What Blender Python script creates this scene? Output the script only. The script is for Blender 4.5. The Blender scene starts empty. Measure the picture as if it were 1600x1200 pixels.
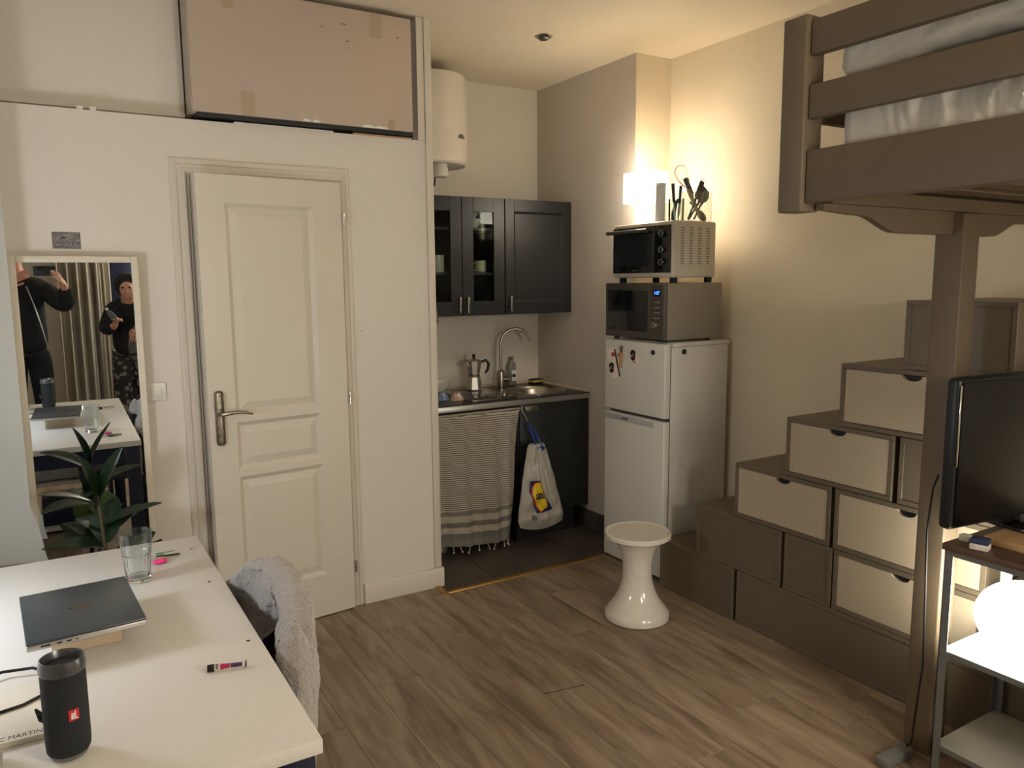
import bpy, bmesh, math, random
from mathutils import Vector, Matrix, noise
random.seed(7)
PI = math.pi
S = bpy.context.scene
COL = S.collection

# ---------------------------------------------------------------- camera
cam_d = bpy.data.cameras.new('camera'); cam = bpy.data.objects.new('camera', cam_d); COL.objects.link(cam)
yaw, pit, rol = math.radians(31.088), math.radians(7.672), math.radians(-.4847)
fw = Vector((math.sin(yaw)*math.cos(pit), math.cos(yaw)*math.cos(pit), -math.sin(pit)))
rt = Vector((math.cos(yaw), -math.sin(yaw), 0)); up = rt.cross(fw)
rt2 = math.cos(rol)*rt + math.sin(rol)*up; up2 = -math.sin(rol)*rt + math.cos(rol)*up
cam.matrix_world = Matrix(((rt2.x, up2.x, -fw.x, 0), (rt2.y, up2.y, -fw.y, 0), (rt2.z, up2.z, -fw.z, 1.57), (0, 0, 0, 1)))
cam_d.sensor_fit = 'HORIZONTAL'; cam_d.sensor_width = 36; cam_d.lens = 1209.8/1600*36
cam_d.clip_start = .02; cam_d.clip_end = 50
S.camera = cam
# ---------------------------------------------------------------- world, exposure, light levels
W = bpy.data.worlds.new('world'); S.world = W; W.use_nodes = True
W.node_tree.nodes['Background'].inputs[0].default_value = (.02, .025, .04, 1)
W.node_tree.nodes['Background'].inputs[1].default_value = .5
S.view_settings.view_transform = 'Standard'; S.view_settings.look = 'None'
S.view_settings.exposure = 0.0; S.view_settings.gamma = 1; S.view_settings.use_curve_mapping = False
GLOBE_L = 44; SHADE_L = 18; BULB_W = 2.2; DESK_L = 54; ROOM_W = 42.0
CEIL = 2.79; WX = 3.13; WY = 3.49; KX = 2.875; KY = 4.42; CY = 3.43; PX = 1.66

# ---------------------------------------------------------------- materials
def lin(c):
    return tuple((v/255/12.92 if v/255 <= .04045 else ((v/255+.055)/1.055)**2.4) for v in c) + (1,)
MATS = {}
def mat(name, c, rough=.6, metal=0, bump=0, bscale=40, var=0, vscale=6, spec=.5, coat=0, stretch=None, trans=0, ior=1.45, emit=0, rnd=0, sheen=0, sub=0, alpha=1):
    if name in MATS: return MATS[name]
    m = bpy.data.materials.new(name); m.use_nodes = True; nt = m.node_tree; N = nt.nodes; L = nt.links
    b = N['Principled BSDF']; c = lin(c)
    b.inputs['Base Color'].default_value = c; b.inputs['Roughness'].default_value = rough; b.inputs['Metallic'].default_value = metal
    b.inputs['Specular IOR Level'].default_value = spec; b.inputs['Coat Weight'].default_value = coat; b.inputs['Coat Roughness'].default_value = .08
    b.inputs['Transmission Weight'].default_value = trans; b.inputs['IOR'].default_value = ior; b.inputs['Alpha'].default_value = alpha
    if sheen: b.inputs['Sheen Weight'].default_value = sheen
    if sub: b.inputs['Subsurface Weight'].default_value = sub
    if emit:
        b.inputs['Emission Color'].default_value = c; b.inputs['Emission Strength'].default_value = emit
    tc = N.new('ShaderNodeTexCoord'); mp = N.new('ShaderNodeMapping'); L.new(tc.outputs['Object'], mp.inputs[0])
    if stretch: mp.inputs['Scale'].default_value = stretch
    if bump:
        n = N.new('ShaderNodeTexNoise'); n.inputs['Scale'].default_value = bscale; n.inputs['Detail'].default_value = 5
        L.new(mp.outputs[0], n.inputs[0]); bp = N.new('ShaderNodeBump'); bp.inputs['Strength'].default_value = bump; bp.inputs['Distance'].default_value = .01
        L.new(n.outputs[0], bp.inputs['Height']); L.new(bp.outputs[0], b.inputs['Normal'])
    if var or rnd:
        n = N.new('ShaderNodeTexNoise'); n.inputs['Scale'].default_value = vscale; n.inputs['Detail'].default_value = 6; L.new(mp.outputs[0], n.inputs[0])
        r = N.new('ShaderNodeMapRange'); r.inputs[1].default_value = .3; r.inputs[2].default_value = .7; r.inputs[3].default_value = 1-var; r.inputs[4].default_value = 1+var
        L.new(n.outputs[0], r.inputs[0]); hs = N.new('ShaderNodeHueSaturation'); hs.inputs['Color'].default_value = c
        last = r.outputs[0]
        if rnd:
            oi = N.new('ShaderNodeObjectInfo'); r2 = N.new('ShaderNodeMapRange'); r2.inputs[3].default_value = 1-rnd; r2.inputs[4].default_value = 1+rnd
            L.new(oi.outputs['Random'], r2.inputs[0]); mu = N.new('ShaderNodeMath'); mu.operation = 'MULTIPLY'
            L.new(last, mu.inputs[0]); L.new(r2.outputs[0], mu.inputs[1]); last = mu.outputs[0]
        L.new(last, hs.inputs['Value']); L.new(hs.outputs[0], b.inputs['Base Color'])
    MATS[name] = m; return m

wallm = mat('painted_wall', (222, 216, 205), .75, bump=.12, bscale=60, var=.015, vscale=2)
warmwall = mat('beige_wall', (222, 209, 184), .7, bump=.15, bscale=70, var=.02, vscale=3)
greywall = mat('grey_wall', (208, 198, 186), .6, bump=.12, bscale=70, var=.02, vscale=3)
ceilm = mat('ceiling_paint', (230, 218, 196), .8, bump=.1, bscale=30, var=.02, vscale=2)
doorm = mat('door_paint', (216, 209, 194), .4, bump=.05, bscale=25)
trimm = mat('trim_paint', (214, 206, 192), .45)
navy = mat('navy_paint', (24, 32, 56), .5)
tablew = mat('white_laminate', (226, 223, 217), .32, var=.01)
taupe = mat('taupe_lacquer', (104, 93, 78), .42, bump=.03, bscale=80, var=.02)
taupebed = mat('taupe_bed_lacquer', (106, 92, 74), .5, bump=.05, bscale=60, var=.03, vscale=5)
taupedk = mat('taupe_edge', (112, 98, 80), .4)
drawerm = mat('greige_front', (180, 166, 144), .5, var=.01)
blackc = mat('black_cabinet', (40, 42, 43), .36, bump=.03, bscale=50)
blackin = mat('cabinet_inside', (70, 72, 68), .6)
worktop = mat('black_worktop', (34, 34, 35), .3, var=.1, vscale=60)
steel = mat('brushed_steel', (172, 166, 156), .28, 1, bump=.02, bscale=200)
steeld = mat('grey_steel', (112, 108, 103), .4, .8)
chrome = mat('chrome', (190, 188, 182), .15, 1)
alu = mat('aluminium', (190, 188, 184), .35, .9)
oldnickel = mat('worn_nickel', (150, 144, 128), .35, .9, var=.3, vscale=60)
blackp = mat('black_plastic', (20, 22, 24), .45)
blackg = mat('black_gloss', (10, 11, 12), .08, coat=.6)
darkglass = mat('dark_oven_glass', (16, 20, 26), .07, coat=.5)
whitep = mat('white_plastic', (226, 222, 212), .3)
whitegloss = mat('white_gloss_plastic', (222, 214, 202), .12, coat=.5)
fridgew = mat('fridge_white', (218, 217, 210), .3, bump=.05, bscale=150)
boilerw = mat('boiler_enamel', (220, 214, 202), .25)
tilem = mat('dark_slate_tile', (84, 76, 68), .45, bump=.1, bscale=12, var=.22, vscale=5, rnd=.08)
grout = mat('tile_grout', (96, 90, 82), .8)
brass = mat('brass_strip', (176, 138, 76), .35, .8, var=.08)
woodl = mat('light_wood', (196, 158, 112), .5, var=.1, vscale=5, stretch=(1, 12, 12))
woodd = mat('walnut_board', (92, 70, 56), .4, var=.2, vscale=4, stretch=(10, 1, 10))
cardb = mat('pinkish_cardboard', (192, 176, 160), .8, bump=.05, bscale=20, var=.05, vscale=2)
cardside = mat('cardboard_side', (190, 176, 164), .8)
tapem = mat('brown_packing_tape', (178, 160, 136), .35)
linen = mat('white_bed_linen', (212, 206, 192), .8, bump=.12, bscale=40, sheen=.2)
fleece = mat('grey_sherpa_fleece', (176, 170, 164), .95, bump=1.0, bscale=160, var=.1, vscale=90, sheen=.6)
greyfab = mat('dark_grey_fabric', (74, 76, 78), .9, bump=.3, bscale=300)
curtainm = mat('cream_curtain', (216, 208, 190), .9, bump=.1, bscale=120)
leafm = mat('rubber_plant_leaf', (40, 66, 40), .3, var=.2, vscale=8, coat=.2)
leafl = mat('pale_green_leaf', (96, 124, 66), .35, var=.15, vscale=8)
stemm = mat('plant_stem', (84, 74, 52), .7)
terra = mat('pot_ceramic', (150, 148, 140), .5)
skinm = mat('skin', (196, 146, 120), .5, sub=.1)
jackm = mat('black_coat_fabric', (26, 27, 29), .9, bump=.2, bscale=60)
jeansm = mat('dark_trousers', (24, 26, 32), .9)
hairm = mat('dark_hair', (46, 36, 30), .7, bump=.5, bscale=90)
whitecer = mat('white_ceramic', (226, 224, 214), .2, coat=.4)
bluecer = mat('blue_patterned_ceramic', (120, 140, 175), .2, coat=.4, var=.6, vscale=90)
pinkcer = mat('pink_patterned_ceramic', (206, 176, 166), .2, coat=.4, var=.3, vscale=90)
clearp = mat('clear_plastic', (225, 232, 232), .1, trans=.9, ior=1.2)
redm = mat('red_label', (196, 40, 44), .4)
whitem = mat('white_print', (236, 236, 232), .5)
blackm = mat('black_print', (18, 18, 20), .5)
bluem = mat('navy_print', (22, 40, 92), .4)
yellowm = mat('yellow_print', (226, 196, 30), .4)
bagm = mat('white_bag_plastic', (182, 178, 166), .3, bump=.3, bscale=25)
bluest = mat('blue_strap', (20, 60, 160), .35)

def glassm(name, tint=(.95, .97, .96), rough=.0, refl=.08):
    # thin glass: transparent mixed with a glossy reflection by angle
    m = bpy.data.materials.new(name); m.use_nodes = True; N = m.node_tree.nodes; L = m.node_tree.links
    N.remove(N['Principled BSDF']); o = N['Material Output']
    t = N.new('ShaderNodeBsdfTransparent'); t.inputs[0].default_value = (*tint, 1)
    g = N.new('ShaderNodeBsdfGlossy'); g.inputs['Roughness'].default_value = rough
    f = N.new('ShaderNodeFresnel'); f.inputs[0].default_value = 1.24
    mx = N.new('ShaderNodeMixShader'); L.new(f.outputs[0], mx.inputs[0]); L.new(t.outputs[0], mx.inputs[1]); L.new(g.outputs[0], mx.inputs[2]); L.new(mx.outputs[0], o.inputs[0])
    return m
paneg = glassm('cabinet_pane_glass', (.85, .9, .88))
thing_glass = mat('tumbler_glass', (238, 244, 244), .02, trans=1, ior=1.45)
jarg = glassm('thin_jar_glass', (.9, .93, .93), .05)
mirrorm = mat('mirror_silver', (226, 230, 232), .01, 1)

def emis(name, c, s):
    m = bpy.data.materials.new(name); m.use_nodes = True; N = m.node_tree.nodes
    b = N['Principled BSDF']; b.inputs['Base Color'].default_value = lin(c); b.inputs['Emission Color'].default_value = lin(c); b.inputs['Emission Strength'].default_value = s
    return m
globem = emis('glowing_globe', (255, 250, 232), GLOBE_L)
deskm = emis('glowing_desk_globe', (236, 244, 255), DESK_L)
shadem = emis('glowing_shade', (255, 244, 224), SHADE_L)
roomem = emis('glowing_fill_lamp', (255, 245, 230), ROOM_W)
ledm = emis('blue_display_digits', (70, 130, 255), 2.5)

def wood_floor():
    m = bpy.data.materials.new('oak_laminate'); m.use_nodes = True; nt = m.node_tree; N = nt.nodes; L = nt.links
    b = N['Principled BSDF']; b.inputs['Roughness'].default_value = .42
    tc = N.new('ShaderNodeTexCoord'); oi = N.new('ShaderNodeObjectInfo')
    ad = N.new('ShaderNodeVectorMath'); ad.operation = 'ADD'; sc = N.new('ShaderNodeVectorMath'); sc.operation = 'SCALE'; sc.inputs[3].default_value = 37
    cx = N.new('ShaderNodeCombineXYZ')
    for k in range(3): L.new(oi.outputs['Random'], cx.inputs[k])
    L.new(cx.outputs[0], sc.inputs[0]); L.new(tc.outputs['Object'], ad.inputs[0]); L.new(sc.outputs[0], ad.inputs[1])
    mp = N.new('ShaderNodeMapping'); mp.inputs['Scale'].default_value = (11, 1.5, 1); L.new(ad.outputs[0], mp.inputs[0])
    n = N.new('ShaderNodeTexNoise'); n.inputs['Scale'].default_value = 1.5; n.inputs['Detail'].default_value = 6; n.inputs['Roughness'].default_value = .55; n.inputs['Distortion'].default_value = .9; L.new(mp.outputs[0], n.inputs[0])
    r = N.new('ShaderNodeValToRGB'); e = r.color_ramp.elements
    e[0].position = .3; e[0].color = lin((104, 86, 68)); e[1].position = .7; e[1].color = lin((160, 142, 122))
    x = r.color_ramp.elements.new(.5); x.color = lin((139, 120, 100)); L.new(n.outputs[0], r.inputs[0])
    mp2 = N.new('ShaderNodeMapping'); mp2.inputs['Scale'].default_value = (90, 5, 1); L.new(ad.outputs[0], mp2.inputs[0])
    n2 = N.new('ShaderNodeTexNoise'); n2.inputs['Scale'].default_value = 2; n2.inputs['Detail'].default_value = 4; L.new(mp2.outputs[0], n2.inputs[0])
    r2 = N.new('ShaderNodeMapRange'); r2.inputs[1].default_value = .3; r2.inputs[2].default_value = .7; r2.inputs[3].default_value = .9; r2.inputs[4].default_value = 1.08; L.new(n2.outputs[0], r2.inputs[0])
    r3 = N.new('ShaderNodeMapRange'); r3.inputs[3].default_value = .96; r3.inputs[4].default_value = 1.04; L.new(oi.outputs['Random'], r3.inputs[0])
    mu = N.new('ShaderNodeMath'); mu.operation = 'MULTIPLY'; L.new(r2.outputs[0], mu.inputs[0]); L.new(r3.outputs[0], mu.inputs[1])
    hs = N.new('ShaderNodeHueSaturation'); L.new(r.outputs[0], hs.inputs['Color']); L.new(mu.outputs[0], hs.inputs['Value']); L.new(hs.outputs[0], b.inputs['Base Color'])
    bp = N.new('ShaderNodeBump'); bp.inputs['Strength'].default_value = .12; bp.inputs['Distance'].default_value = .004; L.new(n2.outputs[0], bp.inputs['Height']); L.new(bp.outputs[0], b.inputs['Normal'])
    return m
floorm = wood_floor()

def uv_mat(name, build, rough=.8):
    m = bpy.data.materials.new(name); m.use_nodes = True; nt = m.node_tree
    b = nt.nodes['Principled BSDF']; b.inputs['Roughness'].default_value = rough
    uv = nt.nodes.new('ShaderNodeUVMap'); sp = nt.nodes.new('ShaderNodeSeparateXYZ'); nt.links.new(uv.outputs[0], sp.inputs[0])
    build(nt, sp, b, uv); return m
def ramp(nt, stops, const=True):
    r = nt.nodes.new('ShaderNodeValToRGB'); r.color_ramp.interpolation = 'CONSTANT' if const else 'LINEAR'
    e = r.color_ramp.elements
    while len(e) > 1: e.remove(e[-1])
    e[0].position = stops[0][0]; e[0].color = lin(stops[0][1])
    for p, c in stops[1:]:
        q = e.new(p); q.color = lin(c)
    return r
def towel_nodes(nt, sp, b, uv):
    N = nt.nodes; L = nt.links
    fr = N.new('ShaderNodeMath'); fr.operation = 'MULTIPLY'; fr.inputs[1].default_value = 62; L.new(sp.outputs[1], fr.inputs[0])
    f2 = N.new('ShaderNodeMath'); f2.operation = 'FRACT'; L.new(fr.outputs[0], f2.inputs[0])
    st = ramp(nt, [(0, (190, 184, 168)), (.62, (82, 78, 72))]); L.new(f2.outputs[0], st.inputs[0])
    bands = ramp(nt, [(0, (126, 124, 114)), (.055, (112, 112, 106)), (.1, (178, 170, 154)), (.145, (112, 112, 106)), (.185, (178, 170, 154)), (.235, (124, 122, 112))]); L.new(sp.outputs[1], bands.inputs[0])
    gt = N.new('ShaderNodeMath'); gt.operation = 'GREATER_THAN'; gt.inputs[1].default_value = .275; L.new(sp.outputs[1], gt.inputs[0])
    mx = N.new('ShaderNodeMix'); mx.data_type = 'RGBA'; L.new(gt.outputs[0], mx.inputs[0]); L.new(bands.outputs[0], mx.inputs[6]); L.new(st.outputs[0], mx.inputs[7]); L.new(mx.outputs[2], b.inputs['Base Color'])
towelm = uv_mat('striped_towel', towel_nodes)
def leo_nodes(nt, sp, b, uv):
    N = nt.nodes; L = nt.links; v = N.new('ShaderNodeTexVoronoi'); v.inputs['Scale'].default_value = 22; tc = N.new('ShaderNodeTexCoord'); L.new(tc.outputs['Object'], v.inputs[0])
    r = ramp(nt, [(0, (120, 112, 100)), (.42, (30, 28, 28))]); L.new(v.outputs['Distance'], r.inputs[0]); L.new(r.outputs[0], b.inputs['Base Color'])
leom = uv_mat('leopard_fabric', leo_nodes)
def photo_nodes(nt, sp, b, uv):
    N = nt.nodes; L = nt.links; n = N.new('ShaderNodeTexNoise'); n.inputs['Scale'].default_value = 3.5; n.inputs['Detail'].default_value = 8; n.inputs['Distortion'].default_value = 1.4
    mp = N.new('ShaderNodeMapping'); mp.inputs['Scale'].default_value = (1, 2.4, 1); mp.inputs['Rotation'].default_value = (0, 0, .25); L.new(uv.outputs[0], mp.inputs[0]); L.new(mp.outputs[0], n.inputs[0])
    r = ramp(nt, [(.3, (30, 30, 34)), (.42, (112, 116, 116)), (.5, (90, 72, 74)), (.56, (178, 172, 166)), (.62, (52, 54, 62)), (.72, (140, 118, 104))], False); L.new(n.outputs[0], r.inputs[0]); L.new(r.outputs[0], b.inputs['Base Color'])
photom = uv_mat('printed_postcard', photo_nodes, .3)
def mesh_fab(nt, sp, b, uv):
    N = nt.nodes; L = nt.links; v = N.new('ShaderNodeTexVoronoi'); v.inputs['Scale'].default_value = 420; tc = N.new('ShaderNodeTexCoord'); L.new(tc.outputs['Object'], v.inputs[0])
    bp = N.new('ShaderNodeBump'); bp.inputs['Strength'].default_value = .5; bp.inputs['Distance'].default_value = .002; L.new(v.outputs['Distance'], bp.inputs['Height']); L.new(bp.outputs[0], b.inputs['Normal'])
    b.inputs['Base Color'].default_value = lin((30, 34, 38))
speakm = uv_mat('speaker_mesh_fabric', mesh_fab, .8)

# ---------------------------------------------------------------- mesh builder
class MB:
    def __init__(s): s.bm = bmesh.new(); s.uv = None
    def _x(s, vs, M):
        if M is not None: bmesh.ops.transform(s.bm, matrix=M, verts=vs)
    def box(s, x0, x1, y0, y1, z0, z1, bev=0, seg=2, M=None):
        T = Matrix.Translation(((x0+x1)/2, (y0+y1)/2, (z0+z1)/2)) @ Matrix.Diagonal((abs(x1-x0), abs(y1-y0), abs(z1-z0), 1))
        r = bmesh.ops.create_cube(s.bm, size=1, matrix=T); vs = r['verts']
        if bev:
            es = list({e for v in vs for e in v.link_edges})
            rr = bmesh.ops.bevel(s.bm, geom=es, offset=bev, segments=seg, affect='EDGES', profile=.5)
            vs = list({v for f in rr['faces'] for v in f.verts} | {v for v in vs if v.is_valid})
        s._x(vs, M); return s
    def cyl(s, p0, p1, r0, r1=None, seg=20, caps=True):
        p0, p1 = Vector(p0), Vector(p1); r1 = r0 if r1 is None else r1; d = p1-p0
        M = Matrix.Translation((p0+p1)/2) @ d.to_track_quat('Z', 'Y').to_matrix().to_4x4()
        bmesh.ops.create_cone(s.bm, cap_ends=caps, segments=seg, radius1=r0, radius2=r1, depth=d.length, matrix=M); return s
    def tube(s, pts, r, seg=10, close=False):
        pts = [Vector(p) for p in pts]; n = len(pts); rings = []; prev = None
        for i, p in enumerate(pts):
            t = ((pts[(i+1) % n] - pts[i-1]) if close else (pts[min(i+1, n-1)]-pts[max(i-1, 0)])).normalized()
            a = prev if prev is not None else (Vector((0, 0, 1)) if abs(t.z) < .9 else Vector((1, 0, 0)))
            u = (a - t*a.dot(t)).normalized(); prev = u; w = t.cross(u); rr = r[i] if isinstance(r, (list, tuple)) else r
            rings.append([s.bm.verts.new(p + rr*(math.cos(2*PI*k/seg)*u + math.sin(2*PI*k/seg)*w)) for k in range(seg)])
        m = n if close else n-1
        for i in range(m):
            A, B = rings[i], rings[(i+1) % n]
            for k in range(seg): s.bm.faces.new((A[k], A[(k+1) % seg], B[(k+1) % seg], B[k]))
        if not close: s.bm.faces.new(rings[0][::-1]); s.bm.faces.new(rings[-1])
        return s
    def lathe(s, prof, c=(0, 0, 0), seg=40, sx=1, sy=1, M=None):
        c = Vector(c); rings = []; allv = []
        for r, z in prof:
            if r < 1e-5: v = [s.bm.verts.new(c+Vector((0, 0, z)))]
            else: v = [s.bm.verts.new(c+Vector((r*sx*math.cos(2*PI*k/seg), r*sy*math.sin(2*PI*k/seg), z))) for k in range(seg)]
            rings.append(v); allv += v
        for A, B in zip(rings, rings[1:]):
            if len(A) == 1 and len(B) == 1: continue
            for k in range(seg):
                k2 = (k+1) % seg
                if len(A) == 1: s.bm.faces.new((A[0], B[k2], B[k]))
                elif len(B) == 1: s.bm.faces.new((A[k], A[k2], B[0]))
                else: s.bm.faces.new((A[k], A[k2], B[k2], B[k]))
        s._x(allv, M); return s
    def prism(s, poly, axis, a0, a1, M=None):
        # poly: 2D points in the plane normal to axis (x: (y,z); y: (x,z); z: (x,y))
        def P(p, a): return {'x': (a, p[0], p[1]), 'y': (p[0], a, p[1]), 'z': (p[0], p[1], a)}[axis]
        A = [s.bm.verts.new(P(p, a0)) for p in poly]; B = [s.bm.verts.new(P(p, a1)) for p in poly]; n = len(poly)
        s.bm.faces.new(A); s.bm.faces.new(B[::-1])
        for i in range(n): s.bm.faces.new((A[i], B[i], B[(i+1) % n], A[(i+1) % n]))
        s._x(A+B, M); return s
    def grid(s, fn, nu, nv, thick=0):
        uvl = s.bm.loops.layers.uv.verify()
        V = [[s.bm.verts.new(fn(i/nu, j/nv)) for j in range(nv+1)] for i in range(nu+1)]
        for i in range(nu):
            for j in range(nv):
                f = s.bm.faces.new((V[i][j], V[i+1][j], V[i+1][j+1], V[i][j+1]))
                for l, (a, b_) in zip(f.loops, ((i, j), (i+1, j), (i+1, j+1), (i, j+1))): l[uvl].uv = (a/nu, b_/nv)
        if thick: bmesh.ops.solidify(s.bm, geom=list(s.bm.faces), thickness=thick)
        return s
    def sphere(s, c, r, sx=1, sy=1, sz=1, u=24, v=14, M=None):
        T = Matrix.Translation(c) @ (M or Matrix()) @ Matrix.Diagonal((r*sx, r*sy, r*sz, 1))
        bmesh.ops.create_uvsphere(s.bm, u_segments=u, v_segments=v, radius=1, matrix=T); return s
    def build(s, name, m, parent=None, smooth=35, local=False):
        bmesh.ops.recalc_face_normals(s.bm, faces=list(s.bm.faces))
        me = bpy.data.meshes.new(name); s.bm.to_mesh(me); s.bm.free()
        if m: me.materials.append(m)
        if smooth:
            me.polygons.foreach_set('use_smooth', [True]*len(me.polygons)); me.set_sharp_from_angle(angle=math.radians(smooth))
        o = bpy.data.objects.new(name, me); COL.objects.link(o)
        if parent is not None:
            o.parent = parent
            if not local: me.transform(wm(parent).inverted())
        elif not local:
            # put the origin of a single-mesh thing at its base centre
            if len(me.vertices):
                xs = [v.co for v in me.vertices]
                c = Vector(((min(v.x for v in xs)+max(v.x for v in xs))/2, (min(v.y for v in xs)+max(v.y for v in xs))/2, min(v.z for v in xs)))
                me.transform(Matrix.Translation(-c)); o.location = c
        return o
def wm(o):
    M = Matrix.LocRotScale(o.location, o.rotation_euler, o.scale)
    return wm(o.parent) @ M if o.parent else M
def tag(o, label, cat, group=None):
    o['label'] = label; o['category'] = cat
    if group: o['group'] = group
    return o
def lab(o, label): o['label'] = label; return o
def thing(name, label, cat, loc=(0, 0, 0), rz=0, group=None, rx=0):
    o = bpy.data.objects.new(name, None); COL.objects.link(o); o.location = loc; o.rotation_euler = (rx, 0, rz); o.empty_display_size = .05
    return tag(o, label, cat, group)
def struct(o): o['kind'] = 'structure'; return o
def sroot(name, loc=(0, 0, 0), rz=0):
    o = bpy.data.objects.new(name, None); COL.objects.link(o); o.location = loc; o.rotation_euler = (0, 0, rz); return struct(o)
def text(s, size, M, m, parent, name='lettering', ext=.0004, bold=0, sx=1, local=False):
    c = bpy.data.curves.new('t', 'FONT'); c.body = s; c.size = size; c.extrude = ext; c.align_x = 'CENTER'; c.align_y = 'CENTER'; c.offset = bold; c.resolution_u = 3
    o = bpy.data.objects.new('t', c); COL.objects.link(o); dg = bpy.context.evaluated_depsgraph_get()
    me = bpy.data.meshes.new_from_object(o.evaluated_get(dg)); COL.objects.unlink(o); bpy.data.objects.remove(o)
    me.transform(M @ Matrix.Diagonal((sx, 1, 1, 1))); me.materials.clear(); me.materials.append(m)
    ob = bpy.data.objects.new(name, me); COL.objects.link(ob); ob.parent = parent
    if not local: me.transform(wm(parent).inverted())
    return ob
def basis(o, x, y):   # matrix whose local x,y axes point along x,y
    x = Vector(x).normalized(); y = Vector(y).normalized(); z = x.cross(y)
    return Matrix(((x.x, y.x, z.x, o[0]), (x.y, y.y, z.y, o[1]), (x.z, y.z, z.z, o[2]), (0, 0, 0, 1)))
FX = lambda x, y, z: basis((x, y, z), (0, -1, 0), (0, 0, 1))      # writing on a face that looks towards -x
FY = lambda x, y, z: basis((x, y, z), (1, 0, 0), (0, 0, 1))       # writing on a face that looks towards -y
def arc(c, r, a0, a1, n, ax='xz'):
    out = []
    for i in range(n+1):
        a = a0+(a1-a0)*i/n; u, v = r*math.cos(a), r*math.sin(a)
        out.append((c[0]+u, c[1], c[2]+v) if ax == 'xz' else (c[0], c[1]+u, c[2]+v) if ax == 'yz' else (c[0]+u, c[1]+v, c[2]))
    return out

# ================================================================ SETTING
fl = struct(MB().box(-1.2, 3.3, -1.3, 4.6, -.06, -.012).build('floor', mat('subfloor', (70, 60, 50), .9)))
pw, plen, gap = .182, 1.25, .0005
pm = {}
def plank(x0, x1, y0, y1):
    k = (round(x1-x0, 3), round(y1-y0, 3))
    if k not in pm:
        b = MB(); b.box(-(x1-x0)/2+gap, (x1-x0)/2-gap, -(y1-y0)/2+gap, (y1-y0)/2-gap, -.0118, 0, bev=.0007, seg=1)
        o = b.build('plank', floorm, None, smooth=0, local=True); pm[k] = o
    else:
        o = pm[k].copy(); COL.objects.link(o)
    o.parent = fl; o.location = Vector(((x0+x1)/2, (y0+y1)/2, 0)) - fl.location
    o.name = 'plank'
random.seed(3)
nx = 0
x = -1.19
while x < WX:
    x1 = min(x+pw, WX); y = -1.25 - random.random()*plen
    ylim = 3.385 if x+pw/2 > 1.62 else WY
    while y < ylim:
        y1 = min(y+plen, ylim); y0 = max(y, -1.25)
        if y1-y0 > .03: plank(x, x1, y0, y1)
        y += plen
    x = x1
plank(1.54, 1.632, 3.386, WY)
# kitchen tiles
struct(MB().box(PX, WX, 3.39, KY, -.0115, -.003).build('trim_grout', grout))
ts = .2965
ys = [3.39, 3.68-.0, 3.98, 4.28, KY]; xs = [PX, 1.954, 2.252, 2.55, 2.848, WX]
for i in range(5):
    for j in range(4):
        o = MB().box(xs[i]+.002, xs[i+1]-.002, ys[j]+.002, ys[j+1]-.002, -.01, .001, bev=.001, seg=1).build('tile', tilem, fl)
# brass threshold
th = sroot('trim_threshold', (2.1, 3.385, 0))
MB().prism([(3.37, 0), (3.372, .006), (3.385, .009), (3.398, .006), (3.4, 0)], 'x', 1.635, 2.02).build('strip', brass, th)
MB().prism([(3.37, 0), (3.372, .006), (3.385, .009), (3.398, .006), (3.4, 0)], 'x', 2.023, 2.66).build('strip', brass, th)
MB().prism([(1.622, 0), (1.624, .006), (1.637, .009), (1.65, .006), (1.652, 0)], 'y', 3.37, 3.475).build('strip', brass, th)
# floor scar
sc = tag(MB().tube([(1.53, 2.318, .0005), (1.58, 2.308, .001), (1.64, 2.30, .0008), (1.70, 2.29, .0005)], [.002, .0012, .0014, .0018], 6).build('floor_scratch', mat('scratch_dark', (48, 34, 26), .8)), 'thin dark brown scratch line on the open wooden floor', 'scratch')

struct(MB().box(-1.25, 3.3, -1.35, 4.6, CEIL, CEIL+.06).build('ceiling', ceilm))
struct(MB().box(WX, WX+.12, -1.3, CY, 0, CEIL).build('wall_right', warmwall))
struct(MB().box(KX, WX+.12, CY, KY, 0, CEIL).build('wall_kitchen_side', greywall))
cf = struct(MB().box(KX, WX+.1, CY-.004, CY, 0, CEIL).build('wall_chimney', warmwall))
struct(MB().box(PX-.1, KX, KY, KY+.1, 0, CEIL).build('wall_kitchen_back', wallm))
struct(MB().box(-1.3, -1.2, -1.3, 4.5, 0, CEIL).build('wall_left', wallm))
struct(MB().box(-1.3, 3.3, -1.4, -1.3, 0, CEIL).build('wall_back', wallm))
# partition with the door opening
dx0, dx1, dz1 = .545, 1.2, 2.022
pt = MB(); TZ = 2.232
pt.box(-1.2, dx0, WY, WY+.09, 0, TZ); pt.box(dx1, PX, WY, WY+.09, 0, TZ); pt.box(dx0, dx1, WY, WY+.09, dz1, TZ)
pt.box(PX-.07, PX, WY, WY+.09, TZ, CEIL)
pt.box(PX-.09, PX, WY+.09, KY, 0, CEIL)
struct(pt.build('wall_front', wallm, smooth=0))
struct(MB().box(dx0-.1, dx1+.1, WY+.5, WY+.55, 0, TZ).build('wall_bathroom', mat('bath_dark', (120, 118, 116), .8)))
struct(MB().box(-1.2, PX-.09, WY+.091, KY, TZ-.06, TZ-.01).build('ceiling_bathroom', wallm))
lp = struct(MB().box(-1.2, .575, 3.585, 3.62, TZ+.022, CEIL, bev=.006).build('trim_loft_panel', wallm))
struct(MB().box(-1.2, PX-.09, 4.3, 4.36, TZ, CEIL).build('wall_loft', mat('loft_dark', (60, 56, 52), .9)))
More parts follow.
